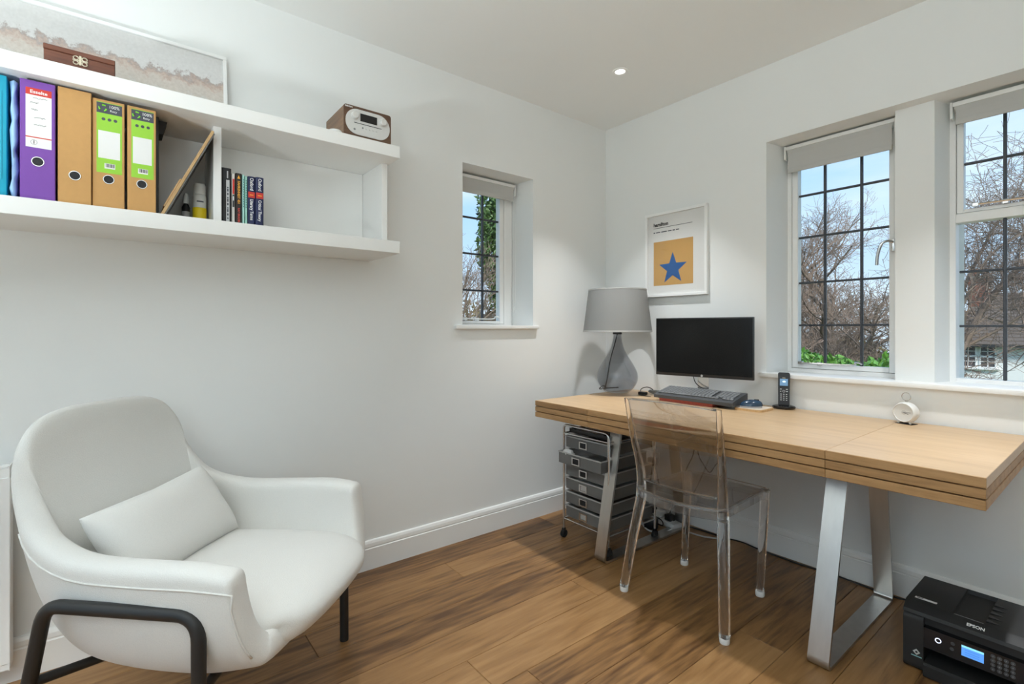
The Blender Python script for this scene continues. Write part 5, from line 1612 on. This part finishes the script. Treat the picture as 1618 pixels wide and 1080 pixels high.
def tree(label, base, h, seed, mat, spread=0.55, levels=5, trunk_r=0.14, kids=(4, 4, 5, 5), lean=(0, 0), twig_r=0.008, droop=0.0, clear=0.25, mx=9000, limbs=()):
    t = thing('bare_tree', label, 'tree', base, 0, 'bare trees outside')
    rg = random.Random(seed)
    big, fine = B(), B()
    cnt = [0]
    def ring(b, p, d, r, n):
        a = d.orthogonal().normalized()
        c = d.cross(a)
        return [p + (a * math.cos(2 * PI * k / n) + c * math.sin(2 * PI * k / n)) * r for k in range(n)]
    def branch(p, d, ln, r, lv):
        cnt[0] += 1
        if cnt[0] > mx:
            return
        n = 7 if lv == 0 else (5 if lv < 2 else 3)
        segs = 6 if lv == 0 else (5 if lv < 3 else 3)
        b = big if lv < 2 else fine
        pts, rs = [p.copy()], [r]
        dd = d.copy()
        q = p.copy()
        for k in range(segs):
            wob = 0.10 if lv == 0 else 0.26
            dd = (dd + Vector((rg.uniform(-1, 1), rg.uniform(-1, 1), rg.uniform(-0.7, 1) - droop * lv * 0.3)) * wob).normalized()
            q = q + dd * (ln / segs)
            pts.append(q.copy())
            rs.append(max(twig_r * 0.45, r * (1 - (0.62 if lv else 0.5) * (k + 1) / segs)))
        b.tube(pts, rs, n, caps=False)
        if lv >= levels - 1:
            return
        nk = kids[min(lv, len(kids) - 1)] + rg.randint(-1, 1)
        for k in range(nk + (1 if lv else 2)):
            t0 = rg.uniform(clear if lv == 0 else 0.2, 1.0)
            i = min(int(t0 * segs), segs - 1)
            f = t0 * segs - i
            pp = pts[i].lerp(pts[i + 1], f)
            ax = (pts[i + 1] - pts[i]).normalized()
            side = ax.orthogonal().normalized()
            side = Matrix.Rotation(rg.uniform(0, 2 * PI), 3, ax) @ side
            nd = (ax * (1 - spread) + side * spread * rg.uniform(0.8, 1.4) + Vector((0, 0, 0.18 - droop * 0.4))).normalized()
            branch(pp, nd, ln * rg.uniform(0.45, 0.72) * (1.0 - 0.3 * t0), rs[i] * rg.uniform(0.45, 0.65), lv + 1)
    branch(Vector((0, 0, -0.05)), Vector((lean[0], lean[1], 1)).normalized(), h * 0.62, trunk_r, 0)
    for pts_, r0, r1 in limbs:
        lp = catmull([Vector(p) - Vector(base) for p in pts_], 6)
        big.tube(lp, [r0 + (r1 - r0) * k / (len(lp) - 1) for k in range(len(lp))], 7)
        for k in range(2, len(lp) - 1):
            for _ in range(1 + (k % 2)):
                ax = (lp[k + 1] - lp[k]).normalized()
                side = Matrix.Rotation(rg.uniform(0, 6.28), 3, ax) @ ax.orthogonal().normalized()
                branch(lp[k], (ax * 0.35 + side * 0.7 + Vector((0, 0, 0.75))).normalized(), rg.uniform(0.8, 1.6), r1 * rg.uniform(0.35, 0.6), 2)
    big.obj('trunk', mat, t, smooth=True, angle=0, fixn=False)
    fine.obj('twigs', twig_m, t, fixn=False)['kind'] = 'stuff'
    return t

def leaves(b, c, sc, n, size, rg, flat=0.0):
    for _ in range(n):
        d = Vector((rg.gauss(0, 1), rg.gauss(0, 1), rg.gauss(0, 1))).normalized() * (rg.random() ** 0.4)
        p = Vector((c[0] + d.x * sc[0], c[1] + d.y * sc[1], c[2] + d.z * sc[2]))
        a = Vector((rg.uniform(-1, 1), rg.uniform(-1, 1), rg.uniform(-0.5, 1))).normalized()
        e = a.orthogonal().normalized()
        e = Matrix.Rotation(rg.uniform(0, 6.28), 3, a) @ e
        g = a.cross(e)
        s_ = size * rg.uniform(0.6, 1.3)
        b.add([p - e * s_, p + g * s_ * 0.45 + a * s_ * 0.12, p + e * s_, p - g * s_ * 0.45 + a * s_ * 0.12], [(0, 1, 2), (0, 2, 3)])

def bush(name, label, cat, base, blobs, n, size, mat, seed, stems=5, group=None):
    t = thing(name, label, cat, base, 0, group)
    rg = random.Random(seed)
    b = B()
    for (c, sc, f) in blobs:
        leaves(b, c, sc, int(n * f), size, rg)
    b.obj('foliage', mat, t, fixn=False)['kind'] = 'stuff'
    sb = B()
    for k in range(stems):
        c, sc, f = blobs[k % len(blobs)]
        sb.tube(catmull([(rg.uniform(-.2, .2), rg.uniform(-.2, .2), -0.02), (c[0] * 0.5 + rg.uniform(-.2, .2), c[1] * 0.5 + rg.uniform(-.2, .2), c[2] * 0.5), (c[0] + rg.uniform(-.3, .3) * sc[0], c[1] + rg.uniform(-.3, .3) * sc[1], c[2] + 0.3 * sc[2])], 4), 0.03, 5)
    sb.obj('stems', bark_m, t)
    return t

# seen through the window left of the pier
tree('dense bare tree rising tallest behind the window left of the pier', (-2.35, 11.5, GZ), 8.2, 21, bark_m, 0.6, 5, 0.15, (8, 7, 6, 5))
tree('low bare tree at the left of the same window', (-4.1, 12.0, GZ), 7.0, 5, bark2_m, 0.6, 5, 0.12, (8, 7, 6, 5))
tree('bare shrubby tree with forked leaning trunk near the pier', (-0.55, 8.2, GZ), 5.2, 33, bark_m, 0.62, 5, 0.13, (9, 7, 6, 5), (-0.25, 0.1), clear=0.4)
tree('thin bare tree in the middle of the window left of the pier', (-2.7, 9.6, GZ), 5.8, 47, bark2_m, 0.65, 5, 0.10, (9, 7, 6, 5))
tree('bare tree farther back above the hedge line', (-6.0, 17.5, GZ), 9.5, 52, bark2_m, 0.6, 5, 0.16, (9, 7, 6, 5))
# seen through the window at the right edge
tree('bare garden tree with a thick leaning branch in front of the white house', (-0.35, 8.9, GZ), 4.6, 64, bark_m, 0.62, 5, 0.12, (3, 7, 6, 5), (-0.05, 0.05), droop=0.35, clear=0.75, mx=14000,
     limbs=(([(-0.30, 8.95, -1.2), (-0.05, 9.1, 0.0), (0.257, 9.31, 0.70), (0.577, 9.71, 1.62), (0.99, 10.24, 2.32), (1.5, 10.7, 3.0)], 0.085, 0.03), ([(0.3, 9.4, 0.8), (0.75, 9.7, 1.15), (1.1, 9.9, 1.45), (1.6, 10.1, 1.6)], 0.03, 0.012), ([(0.15, 9.2, 0.4), (0.2, 9.6, 1.6), (0.5, 10.0, 2.7), (0.9, 10.3, 3.7)], 0.045, 0.015), ([(0.25, 9.3, 1.4), (0.6, 9.6, 2.4), (1.1, 9.9, 2.9), (1.7, 10.2, 3.2)], 0.03, 0.012)))
tree('bare tree with drooping twigs near the right edge of the window', (2.9, 14.5, GZ), 9.5, 71, bark_m, 0.65, 5, 0.13, (10, 6, 5, 5), (-0.15, 0), droop=0.2, clear=0.55)
# seen through the small window
tree('bare upright tree behind the small window', (-8.6, 4.4, GZ), 7.4, 83, bark2_m, 0.45, 5, 0.12, (8, 6, 5, 4), (0.05, -0.1))
rg = random.Random(4)
bush('ivy_tree', 'green ivy-clad tree at the top right of the small window', 'tree', (-9.5, 6.35, GZ), [((0, 0, 2.6), (0.35, 0.35, 2.6), 0.12), ((0.2, -0.15, 6.2), (0.9, 0.75, 1.5), 1.0), ((-0.3, 0.5, 7.6), (1.2, 1.0, 1.3), 0.9), ((0.1, -0.1, 4.6), (0.4, 0.4, 0.5), 0.12)], 5200, 0.085, leaf_ms[0], 9, 4)
bush('brown_scrub', 'olive brown scrub filling the bottom of the small window', 'shrub', (-11.5, 6.2, GZ), [((0, 0, 2.2), (2.2, 2.6, 2.5), 1.0), ((1.2, -2.2, 2.2), (1.5, 1.5, 2.6), 0.6), ((-1.0, 2.0, 2.3), (1.5, 1.6, 2.5), 0.6)], 6000, 0.10, leaf_ms[3], 15, 6)
# hedge below the window left of the pier: each laurel bush is its own plant
for i, (x, y, h_) in enumerate(((-1.05, 4.95, 3.34), (-0.55, 4.6, 3.42), (-0.05, 4.2, 3.38), (0.35, 3.95, 3.36), (0.72, 3.7, 3.44))):
    pos_word = ['at the left end of the hedge', 'second from the left in the hedge', 'in the middle of the hedge', 'second from the pier in the hedge', 'nearest the pier in the hedge'][i]
    bush('laurel_bush', 'bright green laurel bush ' + pos_word, 'shrub', (x, y, GZ), [((0, 0, h_ * 0.5), (0.33, 0.33, h_ * 0.5), 1.0), ((0, 0, h_ - 0.18), (0.33, 0.3, 0.22), 0.35)], 1500, 0.055, leaf_ms[1], 30 + i, 4, 'laurel hedge plants')
bush('yew_bush', 'olive green conifer bush in front of the white house', 'shrub', (-1.95, 14.2, GZ), [((0, 0, 1.3), (0.75, 0.75, 1.4), 1.0), ((-0.2, 0, 2.3), (0.5, 0.5, 0.7), 0.4)], 5000, 0.07, leaf_ms[2], 77, 4)
for i, (x, y, sx, h_) in enumerate(((-9.5, 22.5, 2.6, 3.6), (-5.8, 21.0, 2.4, 3.5), (-13.5, 24.5, 2.8, 4.2))):
    bush('bare_thicket', ['brown thicket in the middle distance, left of the others', 'brown thicket in the middle distance, nearest the pier', 'brown thicket farthest to the left behind the trees'][[0, 1, 2][i]], 'shrub', (x, y, GZ), [((0, 0, h_ * 0.5), (sx, 1.3, h_ * 0.55), 1.0)], 5200, 0.13, leaf_ms[3], 90 + i, 5, 'thickets behind the trees')

# white house across the garden
house = thing('white_house', 'white rendered house with a tiled roof and brick chimney', 'house', (-1.0, 29.0, GZ))
render_m = M('white_render', (0.86, 0.87, 0.85), 0.85, bump=0.3, bscale=8, var=0.04)
tile_m = M('brown_roof_tile', (0.125, 0.095, 0.075), 0.8, bump=0.3, bscale=6, var=0.35)
brick_m = M('red_brick', (0.26, 0.10, 0.06), 0.85, var=0.3, bscale=9)
mortar_m = M('mortar', (0.36, 0.33, 0.29), 0.9)
HW0, HW1, HD = -2.6, 9.0, 8.0
EV = 3.12
B().box(HW0, HW1, 0, HD, 0, EV).obj('walls', render_m, house)
rf = B()
rf.add([(HW0 - 0.4, -0.4, EV - 0.12), (HW1 + 0.4, -0.4, EV - 0.12), (HW1 - 1.0, 4.0, EV + 2.45), (HW0 + 1.0, 4.0, EV + 2.45), (HW0 - 0.4, HD + 0.4, EV - 0.12), (HW1 + 0.4, HD + 0.4, EV - 0.12)], [(0, 1, 2, 3), (5, 4, 3, 2), (4, 0, 3), (1, 5, 2), (0, 4, 5, 1)])
roof = rf.obj('roof', tile_m, house)
# tile courses on the slope facing the garden
nv = 16
for k in range(nv):
    t0, t1 = k / nv, (k + 1) / nv
    def sl_(tt, lift):
        y = -0.42 + 4.4 * tt
        z = EV - 0.12 + 2.57 * tt
        return y, z + lift
    y0_, z0_ = sl_(t0, 0.045)
    y1_, z1_ = sl_(t1, 0.012)
    xa, xb = HW0 - 0.4 + 1.4 * t0, HW1 + 0.4 - 1.4 * t0
    xa1, xb1 = HW0 - 0.4 + 1.4 * t1, HW1 + 0.4 - 1.4 * t1
    B().add([(xa, y0_, z0_ - 0.035), (xb, y0_, z0_ - 0.035), (xa, y0_, z0_), (xb, y0_, z0_), (xa1, y1_, z1_), (xb1, y1_, z1_)], [(0, 1, 3, 2), (2, 3, 5, 4)]).obj('tile_course', tile_m, roof)
B().box(HW0 - 0.4, HW1 + 0.4, -0.45, -0.36, EV - 0.22, EV - 0.10).obj('gutter', M('gutter_black', (0.03, 0.03, 0.03), 0.5), house)
chx, chy = -1.75, 3.0
ch = B().box(chx - 0.43, chx + 0.43, chy - 0.35, chy + 0.35, EV + 1.2, EV + 3.2).obj('chimney', mortar_m, house)
for r in range(14):
    z = EV + 1.75 + r * 0.10
    for k in range(4):
        x0_ = chx - 0.44 + k * 0.22 + (0.0 if r % 2 else 0.0)
        off = 0.11 if r % 2 else 0.0
        xa, xb = max(chx - 0.445, x0_ - off + 0.008), min(chx + 0.445, x0_ - off + 0.212)
        if xb - xa > 0.03:
            B().box(xa, xb, chy - 0.365, chy - 0.345, z, z + 0.085).obj('brick', brick_m, ch)
B().box(chx - 0.5, chx + 0.5, chy - 0.42, chy + 0.42, EV + 3.2, EV + 3.32).obj('chimney_cap', mortar_m, ch)
for dx in (-0.2, 0.2):
    B().lathe([(0.13, 0), (0.11, 0.35), (0.13, 0.4)], 12, Matrix.Translation((chx + dx, chy, EV + 3.3))).obj('chimney_pot', brick_m, ch, smooth=True)
def house_window(x0_, x1_, z0_, z1_, cols, rows_):
    w = B()
    e = 0.05
    w.box(x0_, x1_, -0.05, 0.03, z0_, z0_ + e).box(x0_, x1_, -0.05, 0.03, z1_ - e, z1_).box(x0_, x0_ + e, -0.05, 0.03, z0_ + e, z1_ - e).box(x1_ - e, x1_, -0.05, 0.03, z0_ + e, z1_ - e)
    ww = (x1_ - x0_ - 2 * e)
    hh = (z1_ - z0_ - 2 * e)
    for k in range(1, cols):
        x = x0_ + e + ww * k / cols
        w.box(x - 0.018, x + 0.018, -0.04, 0.0, z0_ + e, z1_ - e)
    for k in range(1, rows_):
        z = z0_ + e + hh * k / rows_
        hw_ = 0.045 if k * 2 == rows_ else 0.016
        w.box(x0_ + e, x1_ - e, -0.04, 0.0, z - hw_, z + hw_)
    o = w.obj('window', frame_m, house)
    for i in range(cols):
        for j in range(rows_):
            B().box(x0_ + e + ww * i / cols + 0.01, x0_ + e + ww * (i + 1) / cols - 0.01, -0.012, -0.004, z0_ + e + hh * j / rows_ + 0.01, z0_ + e + hh * (j + 1) / rows_ - 0.01).obj('pane', hglass_m, o)
    return o
hglass_m = M('house_window_glass', (0.10, 0.085, 0.09), 0.1, var=0.4, bscale=2)
house_window(-2.05, -1.45, 1.92, 2.98, 2, 4)
house_window(-1.36, -0.78, 1.92, 2.98, 2, 4)
house_window(2.2, 3.4, 1.92, 2.98, 4, 4)
B().box(-2.15, -0.68, -0.14, 0.0, 1.84, 1.915).obj('window_sill', frame_m, house)
B().box(2.1, 3.5, -0.14, 0.0, 1.84, 1.915).obj('window_sill', frame_m, house)
